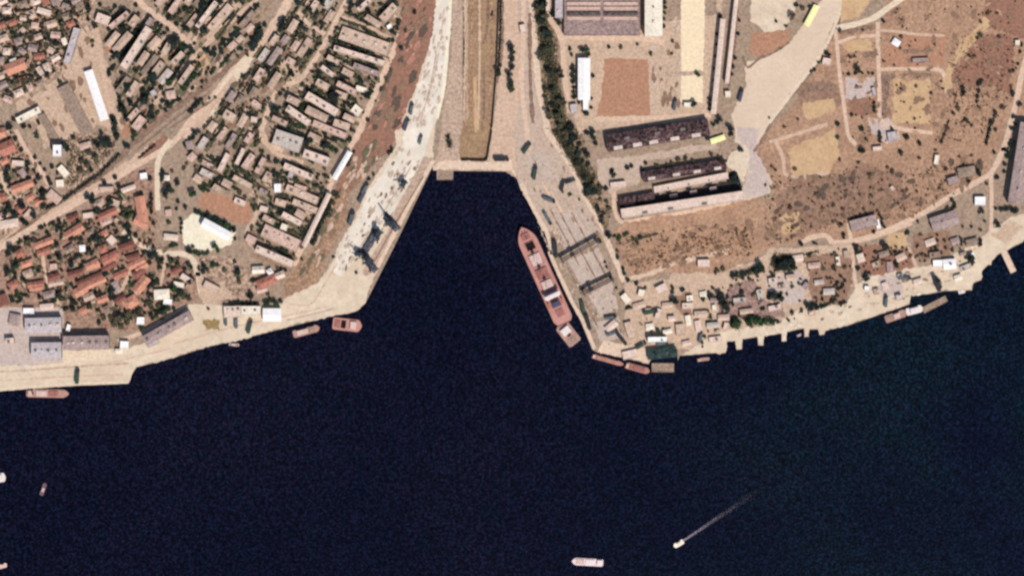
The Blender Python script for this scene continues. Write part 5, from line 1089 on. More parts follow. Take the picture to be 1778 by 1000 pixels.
T('T1', '160 25;310 15;210 100 20;265 105 18;60 130 18;275 180;145 235 20;100 285 14;105 340 20;380 295 22;350 370;290 390;185 390;240 495;320 505 22;50 610;200 595;400 550 18 g;480 110 20 o;460 190 16;600 75 26;590 130 18;520 180;640 180 20;620 280 14 o;620 310 12 o;20 150;10 265;115 75;300 260 14;30 20;590 35;670 35;120 550 26 o;165 555 26 o;215 530 22 o;5 110;400 110 26 o;420 170 26 o;370 60 20 o;440 60 18 o;490 20 16 o;80 200 14 o;200 260 14 o;250 350 14 o;430 330 14;360 480 14')
T('T1', '815 75 20;885 125;910 40;820 200 30;800 235 18;780 370 28;825 325;860 280;885 235 14;915 170;975 300 18;925 360 20;905 390 26;1050 170 18;1025 215;1120 200 16;1080 180 16;1130 125 20;1060 30;1150 280 30;1190 270 30;1170 310 34;1020 470 24;1030 520 36;1030 565 20;960 610 20;970 670 30;835 530 18;850 580 30;810 490;735 500 20;730 470 14;800 665 18;815 730 26;850 800 20;880 700 22;880 650 14;1220 420 20;1190 480 20;1165 520 20;1140 550 26 g;1300 510 26 g;1225 580 26 g;1095 630;1085 680;1120 700 26;1280 330 20;1300 295 14;1250 200 26;1360 40 38;1340 90 30;1430 100 24;1360 200 30;1470 20 18;1180 165;1075 430 16;1130 80 14;770 160 12 o;860 450 14 o')
T('T1', '1475 335 18;1505 310 16;1530 280 16;1560 240 16;1585 210 16;1610 180 16;1640 150 16;1665 120 16;1690 90 16;1720 260 26;1700 285 24;1725 220 20;1680 310 20;1320 690 20;1345 670 16;1300 715 18;1275 745 18;1300 890 20;1330 880;1270 930;1240 970 18;970 850 18 g;895 900 22 g;890 930 16 g;860 980 18;760 790 18;770 830 24;765 870 18;785 910 18;700 960 28;740 960 22;640 960 20;490 920 18;680 890 18;95 800 18;65 850 24;105 930 18;160 850 20;200 850 16;260 820 18;250 910 20 g;430 970 26;450 1000 20;1400 660 12 o;1440 655 12 o;1360 700 12 o;1380 545 12 o;1350 590 12 o;1590 380 14 o;1650 350 14 o')
T('T2', '490 75 18;690 100 26;730 110 26;735 130 22;660 130 20;600 170 28 o;640 210 26 o;590 260 22 o;610 290 20;550 240 22 o;540 300 22 o;770 60;780 80;840 130 20;900 55 24 g;240 70 16;110 90 18;145 160;185 245 18;235 205;270 250 14;300 290 14;330 360 16;340 385 16;320 345 14;255 345 18;350 270 18;385 310 14;290 450 28;290 480 22;290 530 26;320 545 16;155 535 28;225 590 26;160 640 22;180 650 18;70 550 26;40 580 20;100 590 24;30 600 22;60 280 22;50 330 24;60 370 18;70 400;5 400;180 310;200 350;770 340 18;700 380 20;800 405 20;800 465;590 470 22;620 500 24;660 560 26;740 510 26;620 460 16;640 570 18;860 600 30 g;830 590 20 o;650 745 32;620 745 22;685 740 20 g;480 750 22;400 640 22;440 660 18 o;520 630 22;490 640 18 o;300 660 14;380 790 20;480 820;600 830 20;400 870 26;70 810 24;60 855 22;90 830 22;190 770 26 o;230 760 18 o;480 920 26;500 930 18;50 960 24;120 930 24 g;90 960 20;260 965 18;870 720 22;850 740 14;830 780 16')
T('T2', '1085 300 18;1085 335 22;1080 360 14;1000 350 20;1010 455 15;1012 485 17;1010 515 15;1130 640 18 g;1130 420 30;1110 460 28;1150 430 20;1190 380 22;1210 620 14;1215 650 14;1212 680 14;1210 710 12;1160 790 20 g;1140 800 14;1180 790 14;1240 540 18;1180 550 14;1190 500 16;1040 850 28;1000 850 20;1070 900 26 g;1010 870 22;1150 900 24 g;1190 930 18 o;1260 920 18;1280 940 14;1210 960 16;1290 450 28 g;1370 415;1445 360 16;1435 385 16;1430 920 20 g;1460 925 16 g;1360 970 18;1390 960 14 o;1570 900 14;1590 970 24;1330 950 16 o;1500 960 18 o;1290 800 14 g;1150 300 14 o;1230 280 16 o;1250 250 14 o;1270 830 24;1310 845 20 g;1360 850 16 g;1390 835 14 g;1435 800 22 g;1455 825 20 g')
T('T3', '610 320 20;605 345 18;600 370 14;575 235 18;575 205 16;490 410 20 g;400 390 20;400 430 18;430 370 14;320 350 20;305 340 14;130 270 18;50 310 16;45 215 18;120 350 12;540 500 16;630 380 14;830 295 20;860 165 16;905 430 24 g;890 440 18;845 440 14;770 525 16 g;820 460 16;880 410 14;950 320 22 g;980 340 22;930 310 16 g;1000 360 20 o;1030 370 18 o;960 370 16 o;1030 280 18;1045 265 14;1150 190 16 g;1110 200 18;1130 220 14 o;1180 190 14 g;1290 240 18 o;1300 280 14 o;1290 215 14;1375 275 16;1360 355 20;1350 400 12;820 390 12 o;640 480 26 o;690 490 24 o;700 450 24 o;620 510 20 o;740 460 18 o;660 520 20 o;600 470 18 o;560 470 14 o;150 245 12;640 245 12;500 250 16;520 345 16;470 330 12')
T('c2', '570 405 18 o;600 400 16 o;710 465 26 g;740 440 22 g;775 460 24 g;815 445 18;790 475 20 g;720 395 18 o;440 465 20;470 462 18;500 460 18;530 462 16;560 460 16;590 460 16;620 462 14;500 230 18;495 270 18;500 300 14 o;820 205 16;850 215 18;790 195 14 o;270 505 14 o')
T('T5', '40 570 20;70 580 20;130 600 22;165 615 20;190 635 22;215 650 22 g;245 660 22 g;265 675 20;295 690 20;10 830 22;60 850 18;110 850 14;160 800 18 g;175 830 18 g;235 320 16 g;275 340 18;300 345 18;180 350 16;165 380 14;100 415 14;20 450 26 g;40 45 18;20 75 18;30 35 14;5 100 16;10 180 18;270 60 18;305 130 24 o;300 100 20 o;150 270 20;110 255 18;70 230 22 o;80 200 18 o;190 215 14;480 170 18 g;575 235 20;720 190 20 g;625 540 18;655 550 20;680 555 16;545 525 18;455 550 14;570 655 18 g;590 665 16;540 650 16;690 700 14 o;640 700 14 o;690 40 18;660 25 18;730 60 18;760 90 18;795 95 30;900 50 18;910 75 16;960 85 18;975 100 14;905 130 26;950 145 20 g;980 165 18;620 20 18;850 345 14;300 750 14;900 285 14 o;1075 195 16;1065 220 16;1060 245 16;1050 260 14;1095 170 12;930 500 18;915 540 20;905 570 18;890 605 20;880 635 18;865 665 18;850 700 18;840 735 16;815 780 16;960 450 20 o;985 470 22 o;960 510 18 o;940 560 20 o;930 600 18 o;880 440 14;1350 150 16;1330 175 16;1345 165 12;1225 320 14 g;1195 350 14;400 340 14 o;400 375 14 o;550 60 16 o;540 100 14 o;680 180 16 o;330 450 14 o;370 470 14 o;800 230 12;820 240 12;960 870 12;1110 975 12;1310 580 12 g')
T('T4', '720 20 24;745 180 24;730 160 16;765 195 14;960 80 20;930 150 18;890 30 22;880 160 18;800 70 22;820 100 18 o;1080 40 26;1070 70 16;1190 80 22;1160 100 16 o;1500 85 18;1350 215 20;1440 210 14 o;1410 325 16;1195 365 24;1220 375 16;1135 325 18;1050 280 14;1100 305 12 o;1275 360 12;940 440 30;930 420 20;870 490 22;860 510 18;680 500 22;580 520 16 o;525 470 22;535 490 14;605 630 18;590 350 18;740 340 14;575 240 20;620 160 26;605 190 22;630 130 18;600 210 16;470 220 26;455 255 28;435 300 26;420 330 20;500 170 18;385 370 14;1030 560 26;1080 590 22;1010 545 18;1110 590 16;1105 515 18 o;1140 545 22;1180 640 26;1035 685 18;1030 710 14;1020 745 16;1030 790 16;960 650 38;945 605 24;975 690 22;930 650 20;820 590 18;790 610 16;780 640 12;840 575 14;560 730 26;580 740 22;600 725 14;630 760 14;760 710 18;790 720 18;820 725 18;850 740 22;870 750 18;930 780 24;960 795 22;980 810 18;1040 855 18;1070 840 14 o;1190 805 16;740 830 12;690 880 18;640 850 18;665 865 16;720 890 18;745 905 14;390 770 20;830 220 16 o;740 260 16 o;690 210 14 o;690 250 14 o;870 265 14 o;940 280 16 o;1250 245 10;810 860 12 o;1340 470 14 o;1280 600 14 o;1310 530 14 o')
# east of the channel
T('R1', '105 310 22;110 350 26;115 400 24;110 450 22;95 500 24;105 550 24;105 600 26 g;110 580 20;20 480 20;30 440 14;25 500 16;390 100 22;410 130 26;425 155 20;370 85 16;315 30 22;320 5 20;300 60 20 o;610 340 24 g;580 340 22;500 330 16;510 370 14 g;620 365 18;520 450 18;525 480 22;522 520 22;520 550 18;525 590 15;523 620 15;527 655 18;560 685 16;650 510 16;640 660 14;610 760 20;590 750 14;1130 20 16;1135 55 14;1130 90 14;1128 130 12;1125 180 16;1350 500 20 g;1040 365 16 g;610 890 20;650 880 22;650 920 24;670 960 18;1500 800 22;1480 820 18;1455 835 16;1570 860 24;1575 900 20;1420 925 20;1325 700 24;1430 665 15;1432 700 16;1430 735 14;1480 230 14;1475 300 12;1470 380 12;1465 460 12;1460 540 12;1455 600 12;1500 110 16;1620 230 14;1600 390 16;1590 450 14;1580 500 14;760 318 14;840 320 16 o;950 300 12 o;1185 280 14 o;1180 360 12 o;1630 140 12')
scatter(P('a4', '135 -40 190 -40 185 80 240 240 290 340 325 600 365 860 430 1000 330 1000 230 900 190 700 165 400 150 200'), 42, 2.9, 5.0, 'oodod')
scatter(P('b4', '290 20 420 60 520 200 570 290 500 300 430 300 360 200'), 16, 2.6, 4.4, 'oodo')
T('R2', '790 480 24;880 430 18;910 420 16;780 450 16;980 440 18;990 470 16;1005 400 14;620 570 28;660 590 28;610 600 24;650 550 22 o;700 560 20 o;690 600 20 o;590 500 20;690 710 18;710 760 18;680 690 16;705 790 16;720 730 14;750 880 18;700 920;970 890 14;880 870 16 g;920 900 14 g;830 640 14;860 880 14 g;820 910 12 g;1640 310 20;1590 490 24;1610 520 24;1560 510 20;1630 545 16;1490 360 14 o;1440 340 16 o;1220 380 20 o;1150 420 18 o;1320 390 20 o;1080 420 18 o;1180 400 16 o;1270 370 18 o;1500 430 20;1400 400 16;640 30 14;740 570 18;700 640 14 o;740 660 18 o;760 700 16 o;450 590 10 g;500 610 14 g;560 640 10 g;1240 690 16;1390 660 16;975 740 18;850 765 14')
T('R3', '705 105 22;690 100 16;770 120 18 g;740 110 14 g;820 90 14 g;900 115 16;880 150 14 o;760 240 16;790 310 14;800 340 14;820 380 16;875 400 16;760 200 14 o;930 430 12 o;1100 430 16;1098 455 14;1160 440 18;1115 510 26;1090 505 16;1285 490 18;1290 480 14;1330 480 20;1335 495 16;1395 470 20;1395 500 22;1420 540 26;1440 560 18;1400 520 20;1530 455 18;1520 460 12;1480 640 24 g;1500 660 24 g;1470 660 20;1560 640 24 g;830 550 16;815 555 12;1380 320 18 o;1410 310 16 o;1470 355 18;1510 350 18 o;1280 765 14;640 135 14 g;630 140 12;540 440 12;590 440 14;720 370 14;680 270 10;690 300 10;750 430 10;970 690 16 g;1010 690 16 g;1040 690 14 g')
T('R6', '160 270 12 o;130 290 10;345 280 20;370 250 22;360 270 18;320 285 14 o;445 215 12;480 250 28;510 235 26;470 265 18;540 230 22;500 265 18;545 260 16;590 130 12;660 130 10;630 200 12 o;270 395 14;370 430 14;440 405 22;480 425 18;415 420 14;450 425 16;225 545 20 g;245 565 22 g;250 545 16 g;300 550 20 g;325 535 22 g;350 545 24 g;370 560 16 g;395 550 14 g;430 550 12;320 570 16 g;620 460 16;650 465 18;670 475 18;700 467 14;720 460 12 g;755 440 14;770 430 12;780 410 12;785 375 12;780 345 12;800 455 14;820 445 12;590 490 12 o;760 260 14 b;820 260 14 b;880 150 12;885 175 14;935 295 14;935 320 18;985 180 12;1035 150 20;1090 180 12;1120 182 12;1095 248 16;890 265 14;820 330 12;700 265 12 o;650 245 12 b;1490 215 22;1500 235 18;1470 205 16 o;1310 330 18;1315 355 18;1325 365 14;1395 170 10;1395 210 10;1440 130 12;1470 125 12;1540 135 16;1635 35 18;1510 115 14;1340 230 12;1410 245 12;815 90 12;800 30 12;1020 30 14;975 70 12;165 410 14;160 440 16;175 470 16;190 480 14;60 415 10;65 435 10;100 415 14;105 430 10;540 505 12 o;1060 195 10 b')
T('R4', '790 145 16;1490 95 16 b;1440 150 16 b;1440 240 20 o;1420 255 14 o;1565 250 16 b;410 360 18;430 370 14;330 470 14;310 480 12;360 420 12;620 470 24;605 490 14;560 500 14;650 490 12 g;690 490 12 g;720 495 12;570 385 16 b;600 380 12 b;910 250 14 o;905 290 14 o;905 325 12 o;1320 590 18;1330 620 16;1430 560 20;1425 610 16;1420 650 16;1415 680 12;1445 540 14;1270 640 16 b;1430 720 14 o;1290 730 18 o;1260 760 14;1340 800 16;1380 840 12;1360 820 12;1540 750 16;1535 780 14 o;1510 820 18;1500 870 16;1490 920 14;1480 960 14;1540 870 14 o;1190 595 10;1110 625 12;730 690 13;730 720 15;730 745 13;580 770 14;650 790 10 b;485 830 18;485 920 16 g;645 865 20;765 890 16;770 920 18;765 945 14;680 935 16 b;850 865 14;950 920 20;930 910 12;1030 960 18;1210 850 14 b;1200 900 12;1180 950 12;1655 620 18;1655 640 14;1700 700 20;1660 780 16;1650 860 18;1640 480 14 o;1660 475 14;210 40 18;250 60 18 o;300 50 14 g;320 90 12 g;180 120 26 b;190 100 18 b;75 145 12;140 180 14 b;500 210 16 o;1710 300 16;1705 350 14;1370 380 16 b;1400 380 14 b;790 410 12 b;1000 795 12 b;1010 580 14 b;910 600 14 b;1590 720 20 b;1690 430 12;30 790 10 b;220 800 12 b;130 850 14 b')
T('R5', '650 240 22;630 240 14;625 320 14 b;500 300 14 b;910 255 20;900 240 12;1030 290 14 b;1290 375 18;1310 350 14;1330 340 14;1350 345 12;1400 345 16;1425 380 20;1430 400 16;1360 445 14;1240 460 20 o;1210 360 16 b;1250 570 16;1265 610 18;1265 590 14;1220 630 18 o;520 630 16 b;460 600 14 b;660 630 12 o;510 730 14;455 715 12 b;525 800 16;525 820 12;730 775 13;780 690 14;785 730 16;765 670 12;800 750 12;595 870 14;605 900 14;240 860 20;330 855 13;345 860 10;955 785 16;940 790 12;1450 640 20;1430 650 12;1560 740 20;1555 720 12;1650 640 24;1680 640 20;1580 630 18;1610 630 20;1540 625 14;1700 510 24;1720 490 18;1715 450 16;1650 100 18;1650 180 18;1640 200 18;1625 250 22;1620 280 18;1600 330 16;1550 420 18;1480 460 14 b;1200 840 14 b;1440 860 16;1440 835 14;1410 830 14;1380 840 12;1340 850 10;1670 60 14;1600 380 14;580 700 14;610 685 14;640 672 14;680 665 14;1110 735 12;1140 720 14;1170 705 14;1190 695 12;170 620 18 b;345 530 16 b;450 610 10 b;1085 385 10 b;920 510 12 b;1165 490 12 b;1015 510 12 b;1140 235 12 b;1380 270 12 b;1300 280 12 b;1530 250 16;370 415 12 b;590 455 10 b;780 500 12 b;710 540 14 o;890 590 12 b;850 380 18 o;700 400 16 o;820 350 14 b;1150 800 10;880 815 8 o;50 345 14 o;70 370 14 b;200 365 18 b;1470 710 12 b;1380 745 12;1320 745 12 b;1440 770 14 b;1040 800 14 b;1020 710 12')
TREES.sort(key=lambda q: -q[0])
kept = []
for q in TREES:                                     # drop doubles met on overlapping sheets
    if any((q[1] - p[1]) ** 2 + (q[2] - p[2]) ** 2 < (0.42 * min(q[0], p[0]) + .9) ** 2 for p in kept): continue
    kept.append(q)
XM, YM = 889 * K + 8, 500 * K + 8
kept = [q for q in kept if abs(q[1]) < XM and abs(q[2]) < YM]
big, small = kept[:298], kept[298:]
HUE = {'d': 'dark', 'g': 'green', 'o': 'olive', 'b': 'brown'}
rank = {}
recs = []
for rr, x, y, k in big:
    l = min(LAND, key=lambda q: math.hypot(x - q[0], y - q[1]) - q[2] * .6)
    size = 'large' if rr > 4.4 else 'mid sized' if rr > 3.3 else 'small'
    ph = l[3]
    if not ph.startswith('the '): ph = 'the ' + ph
    recs.append([rr, x, y, k, size, side(x, y, l), ph, math.hypot(x - l[0], y - l[1])])
seen = {}
for q in recs: seen.setdefault((q[4], q[3], q[5], q[6]), []).append(q)
ORD = ['nearest', 'second nearest', 'third nearest', 'fourth nearest', 'fifth nearest', 'sixth nearest', 'seventh nearest', 'eighth nearest', 'ninth nearest', 'tenth nearest', 'farthest']
for key, ls in seen.items():
    ls.sort(key=lambda q: q[7])
    for i, q in enumerate(ls):
        words = ' '.join(key[3].split()[:8]); s = f'{key[0]} {HUE[key[1]]} tree {key[2]} {words}'
        if len(ls) > 1: s = f'{ORD[min(i, 10)]} {s}'
        rr, x, y = q[0], q[1], q[2]
        root = empty('tree', (x, y, 0), R.random() * 6.28)
        tag(root, s, 'tree', 'trees ' + ('in the town' if x < -60 else 'east of the basin'))
        h = rr * R.uniform(1.35, 1.7); sc_ = rr * 1.06
        cr = D.objects.new('crown', R.choice(CROWNS[key[1]])); C.objects.link(cr); cr.parent = root
        cr.scale = (sc_, sc_ * R.uniform(.88, 1.1), sc_); cr.location = (0, 0, h)
        tk = D.objects.new('trunk', TRUNK); C.objects.link(tk); tk.parent = root; tk.scale = (h, h, h * .9)

# small bushes, weeds and worn patches
def strew(poly, n, r0, r1, ks, ang=None):
    xs = [p[0] for p in poly]; ys = [p[1] for p in poly]; c = g = 0
    while c < n and g < n * 30:
        g += 1; x = R.uniform(min(xs), max(xs)); y = R.uniform(min(ys), max(ys))
        if not inside(poly, x, y): continue
        if gap(x, y, 1) < .6: continue
        small.append((R.uniform(r0, r1), x, y, R.choice(ks))); c += 1
        if ang is not None and R.random() < .45:              # a short row
            a = math.radians(ang)
            for j in range(1, R.randint(2, 5)):
                xx, yy = x + math.cos(a) * j * 2.6, y + math.sin(a) * j * 2.6
                if gap(xx, yy, 1) > .4: small.append((R.uniform(r0, r1), xx, yy, R.choice(ks)))
strew(Z_U, 170, 1.4, 3.0, 'ddddog', 52); strew(Z_T, 70, 1.4, 3.0, 'ddo', 52); strew(Z_M, 170, 1.4, 2.9, 'dddoog', -27); strew(Z_K, 210, 1.2, 2.6, 'ddoob', 56)
strew(Z_L, 190, 1.2, 2.6, 'ddoog', -27); strew(Z_Q, 330, 1.4, 3.2, 'dddog'); strew(Z_G, 240, 1.3, 2.8, 'ddoob'); strew(Z_W, 60, 1.2, 2.4, 'ddo')
strew(Z_S, 120, 1.2, 2.6, 'ddgob'); strew(Z_X, 70, 1.1, 2.2, 'ddobb')
GRA = P('R5', '0 400 430 400 640 340 900 400 1200 300 1480 300 1400 470 960 690 600 700 300 800 0 880')
GRB = P('R4', '480 220 760 170 960 -20 1700 -20 1700 400 1640 700 1400 950 1150 950 560 960')
GRC = P('R3', '760 130 1100 60 1600 20 1600 230 1300 240 1050 300 860 350')
strew(GRA, 120, .8, 1.8, 'bbbbo'); strew(GRB, 110, .8, 1.8, 'bbbo'); strew(GRC, 90, .8, 1.6, 'bbo')
PATCHES = {}; NP = [0]
def patch(poly, n, s0, s1, keys, ang=None, free=True):
    xs = [p[0] for p in poly]; ys = [p[1] for p in poly]; c = g = 0
    while c < n and g < n * 30:
        g += 1; x = R.uniform(min(xs), max(xs)); y = R.uniform(min(ys), max(ys))
        if not inside(poly, x, y) or (free and gap(x, y, 1) < .5): continue
        c += 1; s = R.uniform(s0, s1); e = R.uniform(1.2, 3.2); a = math.radians(ang + R.gauss(0, 8)) if ang is not None else R.random() * 3.14
        q = PATCHES.setdefault(R.choice(keys), MB()); z = .30 + .00025 * NP[0]; NP[0] += 1
        m_ = 11; q.quad(*[(x + math.cos(a) * s * e ** .5 * math.cos(t) * f - math.sin(a) * s / e ** .5 * math.sin(t) * f, y + math.sin(a) * s * e ** .5 * math.cos(t) * f + math.cos(a) * s / e ** .5 * math.sin(t) * f, z)
            for t, f in [(k * 6.2832 / m_, R.uniform(.55, 1.25)) for k in range(m_)]])
TW = ['weedy_ground', 'weedy_ground', 'brown_ground', 'dusty_ground', 'dark_ground']
for zz, n, an in ((Z_U, 150, 52), (Z_T, 50, 52), (Z_M, 150, -27), (Z_K, 170, 54), (Z_L, 150, -27)): patch(zz, n, 1.8, 4.6, TW, an)
for zz, n in ((Z_Q, 170), (Z_G, 170), (Z_W, 80)): patch(zz, n, 1.6, 4.0, TW + ['rosy_ground'])
patch(P('T1', '520 190 650 170 740 560 830 830 600 900 300 990 110 690 440 400'), 60, 2, 5, ['brown_ground', 'dusty_ground'], -72)
patch(GRA, 120, 2, 5, ['brown_ground', 'brown_ground', 'brown_ground', 'dark_ground'], None, False); patch(GRB, 90, 2, 5, ['brown_ground', 'brown_ground', 'straw_ground'], None, False); patch(GRC, 80, 2, 5, ['brown_ground', 'straw_ground'], 12, False)
patch(P('T4', '1420 0 1640 0 1560 420 1400 860 1190 860 1300 560'), 70, 2, 6, ['brown_ground', 'rosy_ground', 'dark_ground'], 62)
patch(P('T5', '1100 200 1330 60 1240 250 1040 420 980 640 880 960 720 1000 940 560'), 60, 2, 5, ['brown_ground', 'dusty_ground', 'weedy_ground'], 62)
patch(P('a3', '720 0 790 0 760 400 700 900 560 960 480 940 610 500'), 80, .9, 2.6, ['grey_stain', 'dusty_ground'], 78, False)
patch(P('T5', '1400 140 1560 240 1400 520 1180 860 1000 980 960 900 1130 600 1280 300'), 110, .9, 2.6, ['grey_stain', 'grey_stain', 'dusty_ground', 'brown_ground'], 60)
patch(P('R3', '260 0 620 0 780 380 800 480 1040 640 940 800 620 800 480 480'), 90, .9, 2.4, ['grey_stain', 'brown_ground', 'grey_stain'], -62)
patch(P('b4', '0 0 230 30 420 340 480 520 620 700 700 940 300 900 130 600 10 420'), 60, .9, 2.4, ['grey_stain', 'brown_ground', 'dusty_ground'], -62)
patch(P('R6', '60 620 560 500 860 420 1000 300 1300 250 1540 130 1500 320 1160 420 600 580 180 610'), 80, .9, 2.2, ['grey_stain', 'white_stain', 'brown_ground', 'dusty_ground'], 12)
patch(P('R1', '1040 250 1240 100 1240 760 1040 790'), 30, 2, 5, ['grey_stain', 'brown_ground', 'dusty_ground'], 90)
patch(P('a3', '900 0 1150 0 1110 950 900 900'), 1, 2, 3, ['brown_ground'], 90, False)
PC = {'weedy_ground': (106, 100, 78), 'brown_ground': (140, 112, 92), 'dusty_ground': (202, 172, 150), 'dark_ground': (98, 82, 72), 'rosy_ground': (178, 128, 110), 'straw_ground': (180, 144, 116), 'grey_stain': (200, 178, 158), 'white_stain': (228, 210, 190)}
for k, q in PATCHES.items():
    me = D.meshes.new(k); me.from_pydata(q.v, [], q.f); me.materials.append(mat(k, PC[k], .1, 3.2, 14, mid=.4)); o = D.objects.new(k, me); C.objects.link(o)
    tag(o, k.replace('_', ' ') + ' in scattered worn patches', kind='stuff')
# small bushes past the three hundred largest trees: one mass each hue
for k in LM:
    q = MB(); r = random.Random(5)
    for rr, x, y, kk in small:
        if kk != k: continue
        me = r.choice(CROWNS[k]); n0 = len(q.v); a = r.random() * 6.28; ca, sa = math.cos(a), math.sin(a); h = rr * .9
        for v in me.vertices:
            q.v.append((x + (v.co.x * ca - v.co.y * sa) * rr * 1.06, y + (v.co.x * sa + v.co.y * ca) * rr * 1.06, h + v.co.z * rr))
        for p in me.polygons: q.f.append(tuple(n0 + i for i in p.vertices))
    me = D.meshes.new('bushes'); me.from_pydata(q.v, [], q.f); me.materials.append(LM[k])
    o = D.objects.new('bushes', me); C.objects.link(o); tag(o, f'{HUE[k]} bushes scattered over the town and fields', kind='stuff')

# hedges along lines
def hedge(t, s, w, h, k, label):
    p = [Vector(q) for q in P(t, s)]; q = MB(); r = random.Random(11)
    for i in range(len(p) - 1):
        a, b = p[i], p[i + 1]; L = (b - a).length
        nr = Vector((-(b - a).y, (b - a).x)).normalized()
        for j in range(int(L * w * 3.2)):
            c = a.lerp(b, r.random()) + nr * r.gauss(0, w * .3); z = r.uniform(.3, h) * r.uniform(.7, 1)
            nn = Vector((r.uniform(-1, 1), r.uniform(-1, 1), r.uniform(.1, 1))).normalized(); u = nn.orthogonal().normalized(); v = nn.cross(u); s_ = r.uniform(.4, .85)
            pc = Vector((c.x, c.y, z))
            q.quad(*[pc + u * s_ * math.cos(m_ * 1.257) * r.uniform(.7, 1.3) + v * s_ * math.sin(m_ * 1.257) * r.uniform(.7, 1.3) for m_ in range(5)])
    me = D.meshes.new('hedge'); me.from_pydata(q.v, [], q.f); me.materials.append(LM[k])
    o = D.objects.new('hedge', me); C.objects.link(o); tag(o, label, 'hedge', 'clipped hedges')
hedge('T2', '320 540 430 480 540 400 660 320 720 260 800 180', 4.2, 3.2, 'd', 'long dark hedge following the railway road')
hedge('T2', '925 215 980 165 1040 120', 2.6, 2.4, 'd', 'short dark hedge by the bare red brown plot')
hedge('T4', '1000 130 1160 185 1330 290', 2.6, 2.4, 'o', 'olive hedge above the broad mauve tan hall')
hedge('T2', '1240 130 1290 190', 3.2, 2.6, 'd', 'dark hedge corner left of the upright pale sheds')
hedge('T4', '330 60 260 160 180 270', 2.4, 2.4, 'o', 'olive hedge right of the broad tan low block')
hedge('T4', '420 90 340 190 260 280', 2.6, 2.4, 'd', 'dark hedge in the upper apartment rows')
hedge('a3', '1172 0 1168 300 1148 580', 2.2, 3, 'd', 'dark hedge added to widen the shadow line along the right channel wall')  # foliage added to broaden the wall's dark shadow line
hedge('b3', '770 60 790 160', 5, 3, 'd', 'dark hedge at the left foot of the channel')
hedge('R2', '1080 870 960 900 880 920', 3, 1.6, 'o', 'faint olive hedge in the dry slope')
hedge('R4', '1310 600 1330 640', 3, 2.6, 'd', 'short dark hedge in the red field')
hedge('R4', '1545 760 1500 860 1475 960', 3, 2.6, 'd', 'dark hedge left of the pale right road')
hedge('R4', '1230 800 1200 900 1170 960', 2.6, 2.2, 'o', 'olive hedge left of the red field')
hedge('R6', '610 465 700 470 760 440', 3.2, 2.4, 'd', 'dark hedge curving round the brown plots')
hedge('R6', '440 205 560 200 680 175', 2.4, 2.2, 'o', 'olive hedge under the pale shore lane')

for t, v, w, h, k, lb in (
  ('a4', '160 -30 165 120 195 280 235 420', 11, 4, 'o', 'upper stretch of the dull green tree belt behind the east quay'), ('a4', '240 430 260 620 290 820 350 980', 11, 4, 'o', 'middle stretch of the dull green tree belt behind the east quay'), ('b4', '290 20 380 180 450 300 560 420', 10, 4, 'o', 'lower stretch of the dull green tree belt behind the east quay'),
  ('T1', '770 385 830 320 920 190', 4.5, 5, 'd', 'dark tree row left of the pale pink slanting block'), ('T1', '890 412 990 290', 4.5, 5, 'd', 'dark tree row right of the pale pink slanting block'),
  ('T1', '1325 120 1385 25', 6, 6, 'd', 'darkest tree row at the top, left of the slim pale block'), ('T1', '1410 115 1480 5', 4, 5, 'd', 'dark tree row right of the slim pale block at the top'),
  ('T1', '1010 460 1035 575', 6, 5, 'd', 'short dark tree row in the tan court'), ('T1', '950 600 975 700', 5, 5, 'd', 'short dark tree row left of the small lavender house'),
  ('T1', '1120 575 1230 410', 4, 4, 'd', 'dark tree row left of the short tan block'), ('T1', '1215 600 1310 500', 4, 4, 'd', 'dark tree row right of the short tan block'),
  ('T1', '825 525 870 610', 5, 4, 'd', 'dark tree row right of the tan lane'), ('T1', '795 670 850 800', 4.5, 4, 'd', 'dark tree row above the bare orange plot'), ('T1', '742 770 786 920', 4.5, 4, 'd', 'dark tree row below the long white shed'),
  ('T1', '1260 755 1345 665', 4, 4, 'd', 'dark tree row beside the brown railway'), ('T4', '640 690 760 710 860 750 980 805', 5, 5, 'd', 'long dark tree row under the bright pale block'),
  ('T4', '580 840 690 880 760 905', 4, 4, 'd', 'dark tree row above the broad pale grey block'), ('T4', '960 250 1050 290 1200 370', 3, 4, 'd', 'dark tree row below the broad mauve tan hall'), ('T4', '430 320 480 200', 5, 4, 'o', 'olive tree row beside the wide pale road'),
  ('T5', '880 110 985 170', 4.5, 4, 'd', 'dark tree row right of the broad pale grey block'), ('T5', '940 490 880 630 815 785', 6, 3.5, 'd', 'dark overgrown ditch beside the long narrow pale shed'),
  ('T5', '620 540 700 560', 4, 4, 'd', 'dark tree row in the lower courtyard'), ('T5', '30 565 150 610 300 690', 4.5, 4, 'g', 'green tree row above the bright white hall'),
  ('c5', '390 260 460 240 640 200', 7, 4, 'd', 'dark green tree row under the pale shore lane, left'), ('c5', '385 605 465 615', 10, 4, 'g', 'green thicket right of the tall pale hut'), ('c5', '500 595 600 590 720 605', 8, 4, 'g', 'long green thicket behind the finger piers'),
  ('c5', '300 400 350 500', 8, 4, 'd', 'dark thicket at the left of the cinder yard'), ('c5', '660 400 770 420', 8, 4, 'd', 'dark thicket in the open pink yard'), ('c5', '950 490 1040 480', 4.5, 4, 'd', 'dark thicket at the low edge of the brown plots'), ('c5', '700 130 860 190', 14, 3, 'o', 'dark olive thicket round the paved yard')):
    hedge(t, v, w, h, k, lb)
